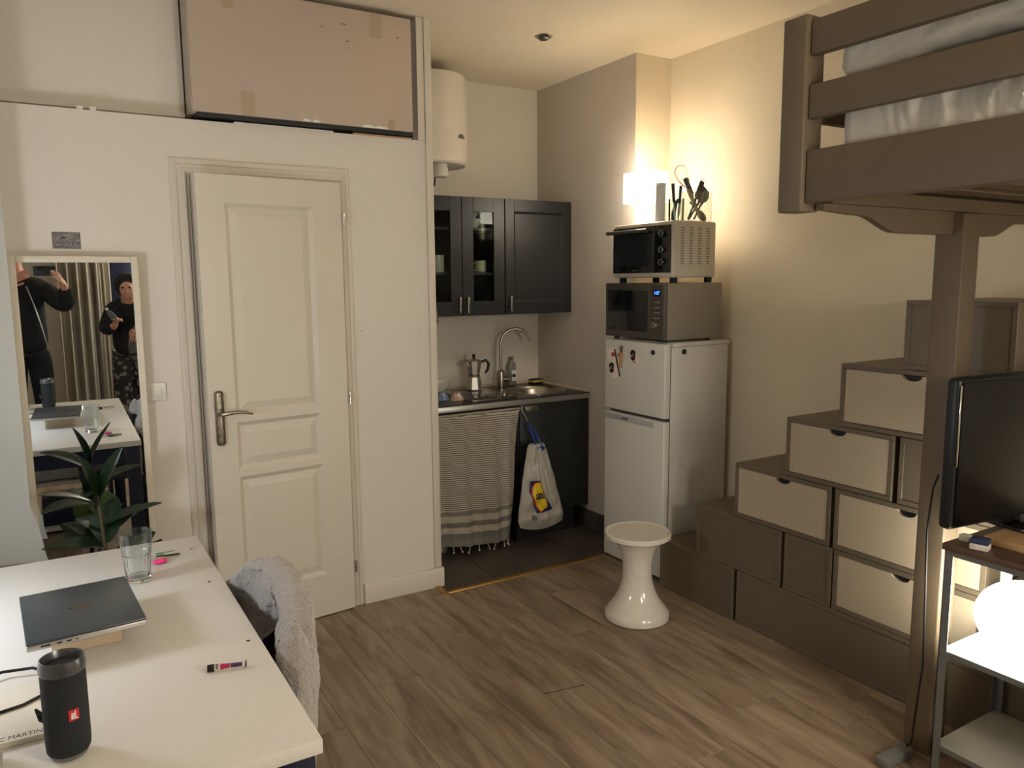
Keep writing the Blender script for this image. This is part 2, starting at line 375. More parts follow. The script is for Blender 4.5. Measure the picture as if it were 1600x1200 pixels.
# small rim of the opening
tr = sroot('trim_opening', (1.6, WY, TZ))
MB().box(1.59, 1.625, WY-.012, WY, TZ, CEIL-.001, bev=.002).build('strip', trimm, tr)
MB().box(1.628, PX+.003, WY-.016, WY, .105, CEIL-.001, bev=.003).build('strip', trimm, tr)
MB().box(1.565, 1.59, WY-.006, WY+.05, TZ, CEIL-.02, bev=.001).build('strip', mat('grey_rim', (120, 116, 112), .7), tr)
MB().box(.75, 1.18, WY+.002, WY+.05, TZ+.0005, TZ+.007).build('strip', whitep, tr)
MB().box(1.27, 1.56, WY-.002, WY+.05, TZ+.0005, TZ+.0075).build('strip', woodl, tr)
MB().box(.05, .3, WY+.03, WY+.05, TZ+.0005, TZ+.004).build('strip', whitep, tr)
for a in (.17, .215): MB().box(a, a+.022, WY-.004, WY+.03, TZ+.0005, TZ+.012, bev=.002).build('clip', whitep, tr)
# baseboards
def base_poly(y): return [(y, 0), (y-.016, 0), (y-.016, .093), (y-.012, .1), (y, .1)]
struct(MB().prism(base_poly(WY), 'x', 1.247, PX+.016).build('baseboard_front', trimm))
struct(MB().prism(base_poly(WY), 'x', -1.2, .478).build('baseboard_front_left', trimm))
struct(MB().prism([(PX, 0), (PX+.016, 0), (PX+.016, .093), (PX+.012, .1), (PX, .1)], 'y', WY+.0005, WY+.09).build('baseboard_partition_end', trimm))
bt = sroot('baseboard_kitchen', (KX, 3.7, 0))
for a, b_ in ((3.44, 3.735), (3.738, 4.03)): MB().box(KX-.012, KX, a, b_, .001, .12, bev=.001).build('tile', tilem, bt)
MB().box(KX-.01, WX-.002, CY-.016, CY-.004, .001, .12, bev=.001).build('tile', tilem, bt)
# door casing
dc = sroot('trim_door_casing', ((dx0+dx1)/2, WY, 0))
def casing(b, outer, inner, top):
    pass
cw = .062
cpf = [(0, .001), (0, -.007), (.005, -.009), (.018, -.009), (.022, -.006), (.034, -.006), (.038, -.010), (.055, -.010), (.062, -.006), (.062, .001)]
q = MB(); rows = []
for o_, d in cpf:
    rows.append([q.bm.verts.new(p) for p in ((dx0-o_, WY+d, 0), (dx0-o_, WY+d, dz1-.004+o_*.93), (dx1+o_*.64, WY+d, dz1-.004+o_*.93), (dx1+o_*.64, WY+d, 0))])
for A_, B_ in zip(rows, rows[1:]):
    for k in range(3): q.bm.faces.new((A_[k], A_[k+1], B_[k+1], B_[k]))
q.build('casing', trimm, dc, smooth=0)
MB().box(dx0+.012, dx0+.05, WY+.006, WY+.05, 0, dz1-.012, bev=.001).build('door_stop', trimm, dc)
MB().box(dx0+.05, dx1-.012, WY+.035, WY+.05, dz1-.05, dz1-.012, bev=.001).build('door_stop', trimm, dc)
MB().box(dx0, dx0+.012, WY+.0, WY+.09, 0, dz1).build('jamb', trimm, dc)
MB().box(dx1-.01, dx1, WY+.0, WY+.09, 0, dz1).build('jamb', trimm, dc)
MB().box(dx0+.012, dx1-.01, WY, WY+.09, dz1-.012, dz1).build('jamb', trimm, dc)

def raised(b, x0, x1, z0, z1, y, inset=.03, depth=.012, fd=.003):
    """raised field panel: frustum standing off the recessed slab, front face looks to -y"""
    R = [(x0, z0), (x1, z0), (x1, z1), (x0, z1)]; Q = [(x0+inset, z0+inset), (x1-inset, z0+inset), (x1-inset, z1-inset), (x0+inset, z1-inset)]
    A = [b.bm.verts.new((p[0], y, p[1])) for p in R]; B = [b.bm.verts.new((p[0], y-depth+fd, p[1])) for p in Q]
    C = [b.bm.verts.new((p[0], y+.004, p[1])) for p in R]
    for i in range(4):
        j = (i+1) % 4; b.bm.faces.new((A[i], A[j], B[j], B[i])); b.bm.faces.new((A[j], A[i], C[i], C[j]))
    b.bm.faces.new(B); b.bm.faces.new(C[::-1])
# door leaf: local frame, hinge at origin, leaf runs to -x, front face to -y
DW = .632
dr = sroot('door_1', (1.187, WY-.004, 0), math.radians(6.6))
lf = MB(); lf.box(-DW, 0, -.014, .014, .006, 2.008)
pans = [(-.52, -.135, .205, .735), (-.52, -.135, .765, .975), (-.52, -.135, 1.005, 1.895)]
yf, yb_ = -.028, -.014
lf.box(-DW, -.52, yf, yb_, .006, 2.008); lf.box(-.135, 0, yf, yb_, .006, 2.008)
for a, b_ in ((.006, .205), (.735, .765), (.975, 1.005), (1.895, 2.008)): lf.box(-.52, -.135, yf, yb_, a, b_)
for (a, b_, c, d) in pans:      # sloped moulding round each panel
    i_ = .018
    for poly, ax, s0, s1 in (([(a, yf), (a+i_, yb_), (a, yb_)], 'z', c, d), ([(b_, yf), (b_-i_, yb_), (b_, yb_)], 'z', c, d)): lf.prism(poly, ax, s0, s1)
    for poly in ([(yf, c), (yb_, c+i_), (yb_, c)], [(yf, d), (yb_, d-i_), (yb_, d)]): lf.prism(poly, 'x', a, b_)
lf.build('leaf', doorm, dr, smooth=0, local=True)
for (a, b_, c, d) in pans:
    q = MB(); raised(q, a+.022, b_-.022, c+.022, d-.022, yb_, .03, .011); q.build('panel', doorm, dr, smooth=0, local=True)
hp = MB(); hp.box(-.608, -.572, -.036, -.028, .885, 1.118, bev=.012, seg=4); hp.build('handle_plate', oldnickel, dr, local=True)
hd = MB(); hd.cyl((-.59, -.03, 1.022), (-.59, -.072, 1.022), .009); hd.tube([(-.595, -.074, 1.022), (-.57, -.078, 1.026), (-.53, -.076, 1.028), (-.49, -.072, 1.022), (-.462, -.066, 1.012)], [.010, .010, .008, .007, .005], 12)
hd.build('handle', steel, dr, local=True)
MB().cyl((-.59, -.034, .948), (-.59, -.043, .948), .011).cyl((-.59, -.036, 1.098), (-.59, -.038, 1.098), .004).build('lock_knob', chrome, dr, local=True)
for z in (.21, 1.03, 1.845): MB().cyl((.006, -.034, z-.028), (.006, -.034, z-.001), .0075).cyl((.006, -.034, z+.001), (.006, -.034, z+.028), .0075).build('hinge', chrome, dr, local=True)

# small marks on the wall
for i, (a, z) in enumerate(((1.279, 1.337), (1.582, 1.328))): pass
# recessed ceiling spot
sp = thing('ceiling_spotlight', 'round chrome recessed spotlight, unlit, in the ceiling before the kitchen', 'spotlight', (2.275, 3.455-.02, CEIL))
MB().lathe([(.03, -.002), (.034, -.006), (.043, -.005), (.046, -.001), (.03, -.001)], (2.275, 3.435, CEIL)).build('rim', chrome, sp)
MB().lathe([(0, -.001), (.0295, -.001), (.029, -.012), (.02, -.019), (0, -.017)], (2.275, 3.435, CEIL)).build('lamp_head', steeld, sp)

# ================================================================ DESK LAMP AND ADDED ROOM FILL outside the frame
lampd = thing('desk_lamp', 'glowing white globe lamp on the far left end of the desk', 'lamp', (-.55, 2.15, .75))
MB().lathe([(0, 0), (.07, 0), (.07, .012), (.012, .02), (.012, .33), (.03, .34), (0, .34)], (-.55, 2.15, .7505)).build('base', whitep, lampd)
MB().sphere((-.55, 2.15, .75+.44), .10).build('globe', deskm, lampd)
fillp = thing('fill_lamp', 'added fill light, large white globe hanging unseen behind the photographer', 'lamp', (1.5, -.75, 1.51))  # unseen lamp added behind the camera to brighten the whole room
MB().cyl((1.5, -.75, 1.95), (1.5, -.75, CEIL-.001), .004, seg=8).build('cord', whitep, fillp)
MB().sphere((1.5, -.75, 1.73), .22).build('lamp_shade', roomem, fillp)

# ================================================================ STAIR CABINET OF STACKED BOXES
SX = 2.62
def boxunit(y0, y1, z0, z1, drawer=False, panel=True, label='', tread=True, name='storage_box'):
    """open-sided box unit; front face to -x.  y0<y1"""
    t = thing(name, label, 'cabinet', (SX+.25, (y0+y1)/2, z0), 0, None)
    th_ = .018; e = .0012; y0 += e; y1 -= e; z0 += e; z1 -= e; x1 = WX-.004
    c = MB()
    c.box(SX, x1, y0, y1, z1-th_, z1, bev=.0015, seg=1); c.box(SX, x1, y0, y1, z0, z0+th_, bev=.0015, seg=1)
    c.box(SX, x1, y0, y0+th_, z0+th_, z1-th_, bev=.0015, seg=1); c.box(SX, x1, y1-th_, y1, z0+th_, z1-th_, bev=.0015, seg=1)
    c.box(x1-.01, x1, y0+th_, y1-th_, z0+th_, z1-th_)
    c.build('carcass', taupe, t, smooth=0)
    a, b_ = y0+th_+.002, y1-th_-.002; lo, hi = z0+th_+.002, z1-th_-.002
    if drawer:
        ym = (a+b_)/2; ym = drawer if isinstance(drawer, float) else ym; n = 12; r = .038
        poly = [(a, lo), (b_, lo), (b_, hi)] + [(ym+r*math.cos(k*PI/n)*1.0, hi-.55*r*math.sin(k*PI/n)) for k in range(n+1)] + [(a, hi)]
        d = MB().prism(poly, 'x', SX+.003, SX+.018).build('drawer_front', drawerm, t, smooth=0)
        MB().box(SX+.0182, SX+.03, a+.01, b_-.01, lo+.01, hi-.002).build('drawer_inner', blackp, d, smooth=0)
        # shallow edge round the front
    elif panel:
        MB().box(SX+.004, SX+.016, a-.002, b_+.002, lo-.002, hi+.002, bev=.001).build('panel', taupe, t, smooth=0)
    return t
R0, R1, R2, R3, R4, R5, R6 = 0, .25, .4985, .7465, .995, 1.241, 1.487
boxunit(2.393, 2.888, R0, R1, label='dark taupe box on the floor, lowest step of the stairs, behind the stool')
boxunit(1.05, 2.375, R0, R1, label='long low dark taupe base box on the floor running under the stairs')
boxunit(2.134, 2.638, R1, R2, label='plain dark taupe box forming the second step of the stairs')
boxunit(1.884, 2.119, R1, R2, label='narrow dark taupe box between second step box and lowest drawer')
boxunit(1.30, 1.879, R1, R2, drawer=1.60, label='taupe box with lowest beige drawer, standing on the long base box')
boxunit(1.902, 2.402, R2, R3, drawer=2.14, label='taupe box with beige drawer forming the third step')
boxunit(1.30, 1.887, R2, R3, drawer=1.59, label='taupe box with beige drawer in second drawer row, beside the bed post')
boxunit(1.650, 2.131, R3, R4, drawer=1.89, label='taupe box with beige drawer forming the fourth step')
boxunit(1.275, 1.630, R3, R4, label='plain dark taupe box behind the bed post, right of fourth step drawer')
boxunit(1.275, 1.886, R4, R5, drawer=1.60, label='taupe box with topmost beige drawer forming the fifth step')
boxunit(1.262, 1.637, R5, R6, label='plain dark taupe box on top of the stairs behind the post')
# units to the right behind the shelf, seen between its legs
boxunit(.50, 1.04, R0, R1, label='dark taupe box on the floor behind the chrome shelf')
boxunit(.62, 1.285, R1, .545, label='wide taupe lidded box glowing beside the globe lamp, behind the shelf')

# ================================================================ LOFT BED
bed = thing('loft_bed', 'taupe wooden loft bed with slatted guard rails high at the right', 'bed', (2.425, .5, 0))
def vpost(x0, x1, y0, y1, z0, z1, name='post'):
    return MB().box(x0, x1, y0, y1, z0, z1, bev=.006, seg=3).build(name, taupebed, bed)
vpost(1.722, 1.797, 1.385, 1.460, 1.742, 2.236)
vpost(2.382, 2.470, 1.318, 1.408, 0, 1.758)
vpost(3.045, 3.118, 1.318, 1.408, 1.742, 2.236)
rl = lambda z0, z1, n='rail': MB().box(1.737, 1.765, -.65, 1.3835, z0, z1, bev=.005, seg=2).build(n, taupebed, bed)
rl(1.763, 1.898, 'side_rail'); rl(1.976, 2.062, 'guard_rail'); rl(2.134, 2.222, 'guard_rail')
# end rails at the head, towards the wall
for z0, z1 in ((1.765, 1.88), (1.976, 2.055)): MB().box(1.80, 3.044, 1.395, 1.42, z0, z1, bev=.004).build('end_rail', taupebed, bed)
# cross beam with curved underside
zb = 1.694
pl = [(1.775, 1.762), (1.775, 1.7455), (1.90, 1.738)]
def smooth_curve(xa, za, xb, zb_, n=10): return [(xa+(xb-xa)*i/n, za+(zb_-za)*(.5-.5*math.cos(PI*i/n))) for i in range(1, n+1)]
pl += smooth_curve(1.93, 1.738, 2.11, zb); pl += [(2.17, zb-.001), (2.60, zb-.001)]; pl += smooth_curve(2.60, zb-.001, 2.76, 1.738); pl += [(3.03, 1.742), (3.03, 1.762)]
MB().prism(pl, 'y', 1.352, 1.376).build('cross_beam', taupebed, bed, smooth=0)
MB().box(1.80, 3.02, 1.345, 1.38, 1.763, 1.80).build('cross_beam', taupebed, bed)
for y in [1.25-.14*k for k in range(13)]: MB().box(1.80, 3.02, y-.04, y+.04, 1.80, 1.818, bev=.002, seg=1).build('slat', taupebed, bed)
for x in (1.767, 3.02): MB().box(x, x+.03, -.65, 1.38, 1.765, 1.80).build('slat_support', taupebed, bed)
vpost(1.722, 1.797, -.73, -.652, 0, 2.236)
# mattress: sheet side with gathered wrinkles
def bedsheet(u, v):
    # u along y, v round the cross section from lower outer edge over the top
    y = -.6 + 1.93*u; sec = [(1.803, 1.822), (1.797, 1.86), (1.795, 1.94), (1.796, 2.0), (1.82, 2.022), (2.2, 2.025), (3.0, 2.025)]
    k = v*(len(sec)-1); i = min(int(k), len(sec)-2); f = k-i
    x = sec[i][0]*(1-f)+sec[i+1][0]*f; z = sec[i][1]*(1-f)+sec[i+1][1]*f
    amp = .02*max(0, min(1, (1.25-y)*6))*(1 if k < 4.2 else .3)
    ph = y*62 + 5*noise.noise(Vector((y*6, z*9, 0))) + (z-1.82)*24
    rg = 1-abs(math.sin(ph*.5)); x -= 1.3*amp*(rg*rg)*(.65+.6*noise.noise(Vector((y*14, 3, z*4)))) - .35*amp*math.sin(y*17+z*30) - .18*amp*math.sin(y*150+8*noise.noise(Vector((y*8, z*8, 2)))); x += .02*max(0, 1.1-y)*0
    if y > 1.30: x += (y-1.30)*.9
    return (x, y + .02*math.sin(z*20)*.3, z)
mt = MB(); mt.grid(bedsheet, 300, 26); mt.box(1.83, 3.0, -.58, 1.31, 1.8215, 1.965, bev=.03)
tag(mt.build('mattress', linen, smooth=60), 'mattress with gathered white sheet behind the lower bed rails', 'mattress')
def duvet(u, v):
    a = 2*PI*v; y = -.55 + 1.915*u
    env = min(1, (1-u)*30+.25)**.5 * min(1, u*20+.1)
    bot = 2.056 + .028*math.exp(-((y-.98)/.2)**2); topz = bot + .115 + .03*math.sin(y*5.2+1) + .02*noise.noise(Vector((y*6, 0, 5)))
    cx, cz = 1.96, (bot+topz)/2; rz = (topz-bot)/2*env
    ca, sa = math.cos(a), math.sin(a); f_ = (abs(ca)**4+abs(sa)**4)**-.25
    n_ = noise.noise(Vector((y*7, ca*2, sa*2))); n2 = noise.noise(Vector((y*22, ca*4, sa*4))); n3 = 1-abs(noise.noise(Vector((y*11+sa*2, ca*3, 7))))*2
    rx = .165*(.4+.6*env) + .012*n_ - .010*max(0, n3)**3
    return (cx + rx*ca*f_, y, cz + rz*sa*f_*(1+.12*n_) + .005*n2)
tag(MB().grid(duvet, 220, 36).build('duvet', linen, smooth=70), 'rumpled white duvet rolled along the top of the loft bed', 'duvet')
tag(MB().box(1.80, 1.93, .72, 1.2, 2.03, 2.054, bev=.010).build('dark_blanket', mat('black_cloth', (24, 25, 26), .9)), 'dark cloth showing beneath the white duvet on the loft bed', 'blanket')

# ================================================================ FRIDGE
FX0, FY0, FY1 = 2.647, 2.905, 3.39
fr = thing('fridge', 'white two-door fridge freezer standing against the beige wall', 'fridge', ((FX0+3.09)/2, (FY0+FY1)/2, 0))
MB().box(FX0+.045, 3.088, FY0, FY1, .02, 1.225, bev=.004).build('body', fridgew, fr)
MB().box(FX0+.052, 3.095, FY0-.004, FY1+.004, 1.2255, 1.247, bev=.004).build('top_cover', fridgew, fr)
MB().box(FX0, FX0+.04, FY0, FY1, .862, 1.243, bev=.007, seg=3).build('freezer_door', fridgew, fr)
d2 = MB().box(FX0, FX0+.04, FY0, FY1, .02, .845, bev=.007, seg=3).build('fridge_door', fridgew, fr)
MB().box(FX0-.002, FX0+.006, FY0+.075, FY1-.004, .806, .838, bev=.002).build('handle_strip', mat('pale_grey_strip', (176, 180, 182), .4), d2)
text('PROLINE', .012, FX(FX0-.0025, 3.21, .822), blackm, d2, bold=.0003)
MB().box(FX0+.04, FX0+.045, FY0+.006, FY1-.006, .03, 1.22).build('door_seal', mat('seal_grey', (90, 88, 84), .7), fr)
MB().box(FX0+.06, 3.05, FY0+.01, FY1-.01, .001, .02).build('foot', blackp, fr)
# magnets, cards
def disc_x(y, z, r, t=.006, x=FX0): return MB().cyl((x, y, z), (x-t, y, z), r, seg=24)
g = thing('round_magnet', 'round black magnet at the upper right of the freezer door', 'magnet', (FX0-.001, 2.995, 1.205))
disc_x(2.992, 1.196, .0125, .006, FX0-.0005).build('disc', blackp, g); disc_x(2.992, 1.196, .007, .0063, FX0-.0007).build('cap', mat('dark_grey_cap', (62, 66, 68), .3), g)
g = thing('round_magnet', 'round black magnet on the side of the fridge, near its top', 'magnet', (2.77, FY0-.001, 1.205))
MB().cyl((2.772, FY0-.0005, 1.2), (2.772, FY0-.0065, 1.2), .0135, seg=24).build('disc', blackp, g); MB().cyl((2.772, FY0-.0066, 1.2), (2.772, FY0-.0072, 1.2), .008, seg=24).build('cap', MATS['dark_grey_cap'], g)
def card(label, cy, cz, w, h, ang, m, name='card', cat='card', x=FX0-.0008):
    t = thing(name, label, cat, (x, cy, cz)); R = Matrix.Translation((x, cy, cz)) @ Matrix.Rotation(ang, 4, 'X')
    MB().box(-.0008, 0, -w/2, w/2, -h/2, h/2, M=R).build('paper', m, t, smooth=0); return t, R
cardw = mat('card_paper', (240, 226, 214), .5)
t, R = card('tall white card with red and dark marks held on the freezer door', 3.315, 1.115, .07, .17, -.32, cardw)
MB().box(-.0013, -.0009, -.038, -.028, -.085, .07, M=R).build('dark_edge', mat('maroon_edge', (52, 26, 24), .5), t, smooth=0)
MB().cyl(R @ Vector((-.001, -.012, .045)), R @ Vector((-.0016, -.012, .045)), .013, seg=20).build('red_dot', redm, t)
t, R = card('small square white card hanging tilted on the freezer door', 3.13, 1.148, .055, .055, .75, cardw)
text('tokyo', .016, R @ FX(-.0012, .0, -.012), blackm, t, ext=.0002)
text('menu', .012, R @ FX(-.0012, .004, -.022), redm, t, ext=.0002)
def badge(y, z, lbl):
    g = thing('badge_magnet', lbl, 'magnet', (FX0-.002, y, z))
    disc_x(y, z+.009, .0175, .006, FX0-.0022).build('disc', blackp, g)
    disc_x(y-.001, z-.014, .015, .0055, FX0-.0022).build('disc', blackp, g)
    MB().box(FX0-.0092, FX0-.0083, y-.014, y+.014, z-.001, z+.0015, M=Matrix.Translation((0, y, z)) @ Matrix.Rotation(-.7, 4, 'X') @ Matrix.Translation((0, -y, -z))).build('white_line', whitem, g)
    disc_x(y-.006, z-.008, .005, .0068, FX0-.0022).build('red_dot', redm, g)
badge(3.147, 1.172, 'black double round magnet holding the small tilted card')
badge(3.325, 1.09, 'black double round magnet holding the tall white card')
g = thing('bottle_opener', 'metal bottle opener with small orange figure stuck on the freezer door', 'bottle opener', (FX0, 3.245, 1.15))
MB().tube(arc((FX0-.004, 3.245, 1.203), .010, 0, 2*PI, 20, 'yz')[:-1], .0035, 8, close=True).box(FX0-.007, FX0-.001, 3.2385, 3.2515, 1.163, 1.196, bev=.002).build('opener_ring', steeld, g)
MB().sphere((FX0-.008, 3.246, 1.165), .012, .6, 1, 1.1).build('figure_head', mat('orange_paint', (206, 130, 70), .4), g)
MB().lathe([(0, 0), (.006, 0), (.010, .05), (.011, .06), (0, .062)], (FX0-.0085, 3.246, 1.093), sx=.6).build('figure_body', mat('tan_paint', (186, 152, 104), .5), g)
MB().sphere((FX0-.010, 3.258, 1.163), .006).build('red_ball', redm, g)
tag(MB().tube([(2.70, 3.397, .82), (2.70, 3.405, .76), (2.70, 3.412, .70), (2.71, 3.404, .66), (2.72, 3.400, .64)], .003, 8).build('white_cable', whitep), 'thin white cable looping behind the fridge beside the kitchen', 'cable')

# ================================================================ MICROWAVE
mx0, my0, my1, mz0, mz1 = 2.65, 2.91, 3.39, 1.262, 1.547
mw = thing('microwave', 'grey steel microwave with blue clock standing on the fridge', 'microwave', (2.84, 3.15, 1.247))
MB().box(mx0+.012, 3.035, my0, my1, mz0, mz1, bev=.003).build('body', mat('microwave_shell', (150, 144, 132), .4, .3), mw)
fc = MB().box(mx0, mx0+.012, my0, my1, mz0, mz1, bev=.003).build('door', steeld, mw)
MB().box(mx0-.0015, mx0, my0+.135, my1-.022, mz0+.035, mz1-.038, bev=.0005).build('window', darkglass, fc)
cp = MB().box(mx0-.001, mx0-.0002, my0+.02, my0+.112, mz0+.01, mz1-.01).build('control_panel', mat('panel_steel', (104, 100, 94), .42, .8), mw)
MB().box(mx0-.002, mx0-.0012, my0+.040, my0+.094, mz1-.066, mz1-.034).build('display', blackg, cp)
text('1:07', .024, FX(mx0-.0023, my0+.066, mz1-.05), ledm, cp, name='clock_digits', ext=.0002, bold=.0006)
for k in range(4): MB().box(mx0-.003, mx0-.0012, my0+.044, my0+.09, mz1-.098-.027*k, mz1-.093-.027*k, bev=.0005).build('button', alu, mw)
MB().lathe([(0, .022), (.017, .022), (.019, .018), (.020, 0), (.024, -.001), (0, -.001)], M=Matrix.Translation((mx0-.001, my0+.067, mz0+.075)) @ Matrix.Rotation(-PI/2, 4, 'Y')).build('dial', steel, mw)
for a in (2.69, 2.99):
    for b_ in (my0+.05, my1-.05): MB().cyl((a, b_, 1.2475), (a, b_, mz0), .014, seg=12).build('foot', blackp, mw)

# ================================================================ MINI OVEN
ox0, oy0, oy1, oz0, oz1 = 2.66, 2.882, 3.345, 1.574, 1.852
ov = thing('mini_oven', 'beige countertop oven with black glass front on the microwave', 'oven', (2.81, 3.11, 1.547))
ovm = mat('oven_shell', (196, 188, 172), .35)
ob_ = MB().box(ox0+.004, 2.958, oy0, oy1, oz0, oz1, bev=.012, seg=3).build('body', ovm, ov)
MB().box(ox0+.001, ox0+.004, oy0+.014, oy1-.014, oz0+.02, oz1-.016).build('front_frame', ovm, ov)
dg_ = MB().box(ox0-.004, ox0+.001, oy0+.125, oy1-.008, oz0+.024, oz1-.02, bev=.001).build('glass_door', darkglass, ov)
MB().box(ox0-.004, ox0+.001, oy0+.010, oy0+.122, oz0+.024, oz1-.02, bev=.001).build('control_panel', darkglass, ov)
MB().box(ox0-.0046, ox0-.0041, oy0+.15, oy1-.03, oz0+.06, oz1-.055).build('window', mat('smoked_window', (34, 40, 42), .12, coat=.4), dg_)
MB().cyl((ox0-.028, oy0+.16, oz1-.042), (ox0-.028, oy1+.015, oz1-.042), .010, seg=16).cyl((ox0-.004, oy0+.175, oz1-.042), (ox0-.028, oy0+.175, oz1-.042), .006, seg=10).cyl((ox0-.004, oy1-.02, oz1-.042), (ox0-.028, oy1-.02, oz1-.042), .006, seg=10).build('handle', steeld, ov)
for z in (oz1-.06, oz0+.138, oz0+.077):
    k = MB().cyl((ox0-.0045, oy0+.064, z), (ox0-.018, oy0+.064, z), .016, .0145, seg=28).build('knob', blackg, ov)
    MB().tube(arc((ox0-.0185, oy0+.064, z), .0155, 0, 2*PI, 28, 'yz')[:-1], .001, 6, close=True).build('ring', alu, k)
text('BRANDT', .009, FX(ox0-.0047, 3.16, oz0+.038), alu, ov, ext=.0002)
vs = MB()
for c in range(4):
    for r in range(15): vs.box(2.715+.058*c, 2.737+.058*c, oy0-.0006, oy0+.001, oz0+.066+.0125*r, oz0+.0695+.0125*r)
o = vs.build('vent_slots', mat('vent_dark', (70, 64, 56), .8), ov, smooth=0); o['kind'] = 'stuff'
for a in (2.69, 2.925):
    for b_ in (oy0+.02, oy1-.05): MB().box(a, a+.028, b_, b_+.03, 1.5475, oz0+.002, bev=.003).build('foot', blackp, ov)

# ================================================================ THINGS ON THE OVEN
OT = oz1+.0005
lm = thing('table_lamp', 'small glowing lamp with square white shade on the mini oven', 'lamp', (2.79, 3.24, OT))
MB().lathe([(0, 0), (.055, 0), (.055, .01), (.045, .02), (.03, .07), (.012, .1), (.008, .125), (0, .125)], (2.80, 3.24, OT)).build('base', whitecer, lm)
sh = MB()
X0, X1, Y0, Y1, Z0, Z1 = 2.722, 2.87, 3.15, 3.335, 1.968, 2.125
for a in ((X0, X0+.002, Y0, Y1), (X1-.002, X1, Y0, Y1), (X0, X1, Y0, Y0+.002), (X0, X1, Y1-.002, Y1)): sh.box(*a, Z0, Z1)
sh.build('lamp_shade', shadem, lm, smooth=0)
MB().sphere((2.80, 3.24, 2.02), .03).build('bulb', emis('lamp_bulb', (255, 226, 180), 1), lm)
MB().cyl((2.80, 3.24, OT+.12), (2.80, 3.24, 1.992), .006).build('stem', alu, lm)
pl_ = bpy.data.lights.new('bulb_light', 'POINT'); pl_.energy = BULB_W; pl_.color = (1, .89, .72); pl_.shadow_soft_size = .032
plo = bpy.data.objects.new('bulb_light', pl_); COL.objects.link(plo); plo.location = (2.80, 3.24, 2.02); plo.visible_camera = True

cn = thing('cylinder_canister', 'tall pale grey cylinder with wire loop beside the lamp', 'canister', (2.76, 3.085, OT))
MB().lathe([(0, 0), (.027, 0), (.027, .19), (.030, .192), (.030, .2), (0, .2)], (2.76, 3.085, OT)).build('body', mat('pale_grey_enamel', (216, 218, 218), .35), cn)
MB().tube([(2.76, 3.070, OT+.2), (2.76, 3.070, OT+.24)]+arc((2.76, 3.085, OT+.24), .015, PI, 0, 8, 'yz')+[(2.76, 3.10, OT+.2)], .002, 8).build('wire_loop', steeld, cn)
jr = thing('glass_jar', 'clear glass of cutlery between the grey cylinder and ribbed box', 'jar', (2.79, 3.0, OT))
MB().lathe([(0, .004), (.034, .004), (.036, .008), (.038, .115), (.0395, .115), (.0375, 0), (0, 0)], (2.79, 3.0, OT)).build('glass', jarg, jr)
def knife(dx, dy, lx, ly, hgt, lbl, m, bm_=None):
    t = thing('kitchen_knife', lbl, 'knife', (2.79+dx, 3.0+dy, OT+.006))
    a = Vector((2.79+dx, 3.0+dy, OT+.006)); b_ = a+Vector((lx, ly, hgt)); mid = a.lerp(b_, .5)
    MB().tube([a, a.lerp(b_, .25), mid], [.003, .007, .006], 6).build('blade', bm_ or steel, t); MB().tube([mid, b_], [.0075, .0085], 8).build('handle', m, t)
knife(-.012, -.006, -.008, .012, .185, 'knife with slim dark brown handle in the clear glass', mat('brown_handle', (60, 48, 50), .4))
knife(.002, -.012, .004, -.012, .172, 'knife with broad slate grey handle in the clear glass', mat('slate_handle', (58, 64, 76), .4))
t = tag(MB().tube([(2.785, 3.014, OT+.007), (2.782, 3.010, OT+.05), (2.787, 2.998, OT+.10), (2.79, 2.99, OT+.115)], [.012, .011, .009, .004], 8).build('green_utensil', mat('green_plastic', (30, 96, 84), .4)), 'dark green plastic utensil standing inside the clear glass', 'utensil')
# ribbed box
rb = thing('ribbed_box', 'clear ribbed plastic box holding cooking utensils at the oven corner', 'utensil holder', (2.865, 2.93, OT))
q = MB(); bx0, bx1, by0, by1, bh = 2.79, 2.935, 2.895, 2.975, .145
for (a, b_, c, d) in ((bx0, by0, bx1, by0), (bx1, by0, bx1, by1), (bx1, by1, bx0, by1), (bx0, by1, bx0, by0)): q.grid(lambda u, v, a=a, b_=b_, c=c, d=d: (a+(c-a)*u, b_+(d-b_)*u, OT+bh*v), 1, 1)
q.box(bx0, bx1, by0, by1, OT, OT+.004); q.build('box', jarg, rb, smooth=0)
q = MB()
for k in range(15): q.cyl((bx0+.006+.0095*k, by0-.001, OT+.002), (bx0+.006+.0095*k, by0-.001, OT+bh), .0010, seg=6)
for k in range(9): q.cyl((bx0-.001, by0+.006+.008*k, OT+.002), (bx0-.001, by0+.006+.008*k, OT+bh), .0010, seg=6)
o = q.build('ribs', mat('rib_plastic', (176, 164, 136), .15, coat=.5), rb); o['kind'] = 'stuff'
def whisk():
    t = thing('whisk', 'wire balloon whisk with beige handle leaning out of the ribbed box', 'whisk', (2.85, 2.935, OT+.008))
    p0 = Vector((2.885, 2.925, OT+.012)); d = Vector((-.095, .035, .215)).normalized(); u = d.cross(Vector((0, 1, 0))).normalized(); w = d.cross(u)
    MB().tube([p0, p0+d*.08, p0+d*.165], [.005, .008, .010], 10).build('handle', mat('beige_handle', (176, 150, 130), .5), t)
    for k in range(5):
        a = PI*k/5; e = u*math.cos(a)+w*math.sin(a); pts = []
        loop = []
        for i in range(29):
            f_ = 2*PI*i/28; loop.append(p0 + d*(.165+.125*(1-math.cos(f_))/2) + e*(.046*math.sin(f_)*math.sin(f_/2)))
        MB().tube(loop, .0013, 6).build('wire', brass if k == 0 else steel, t)
whisk()
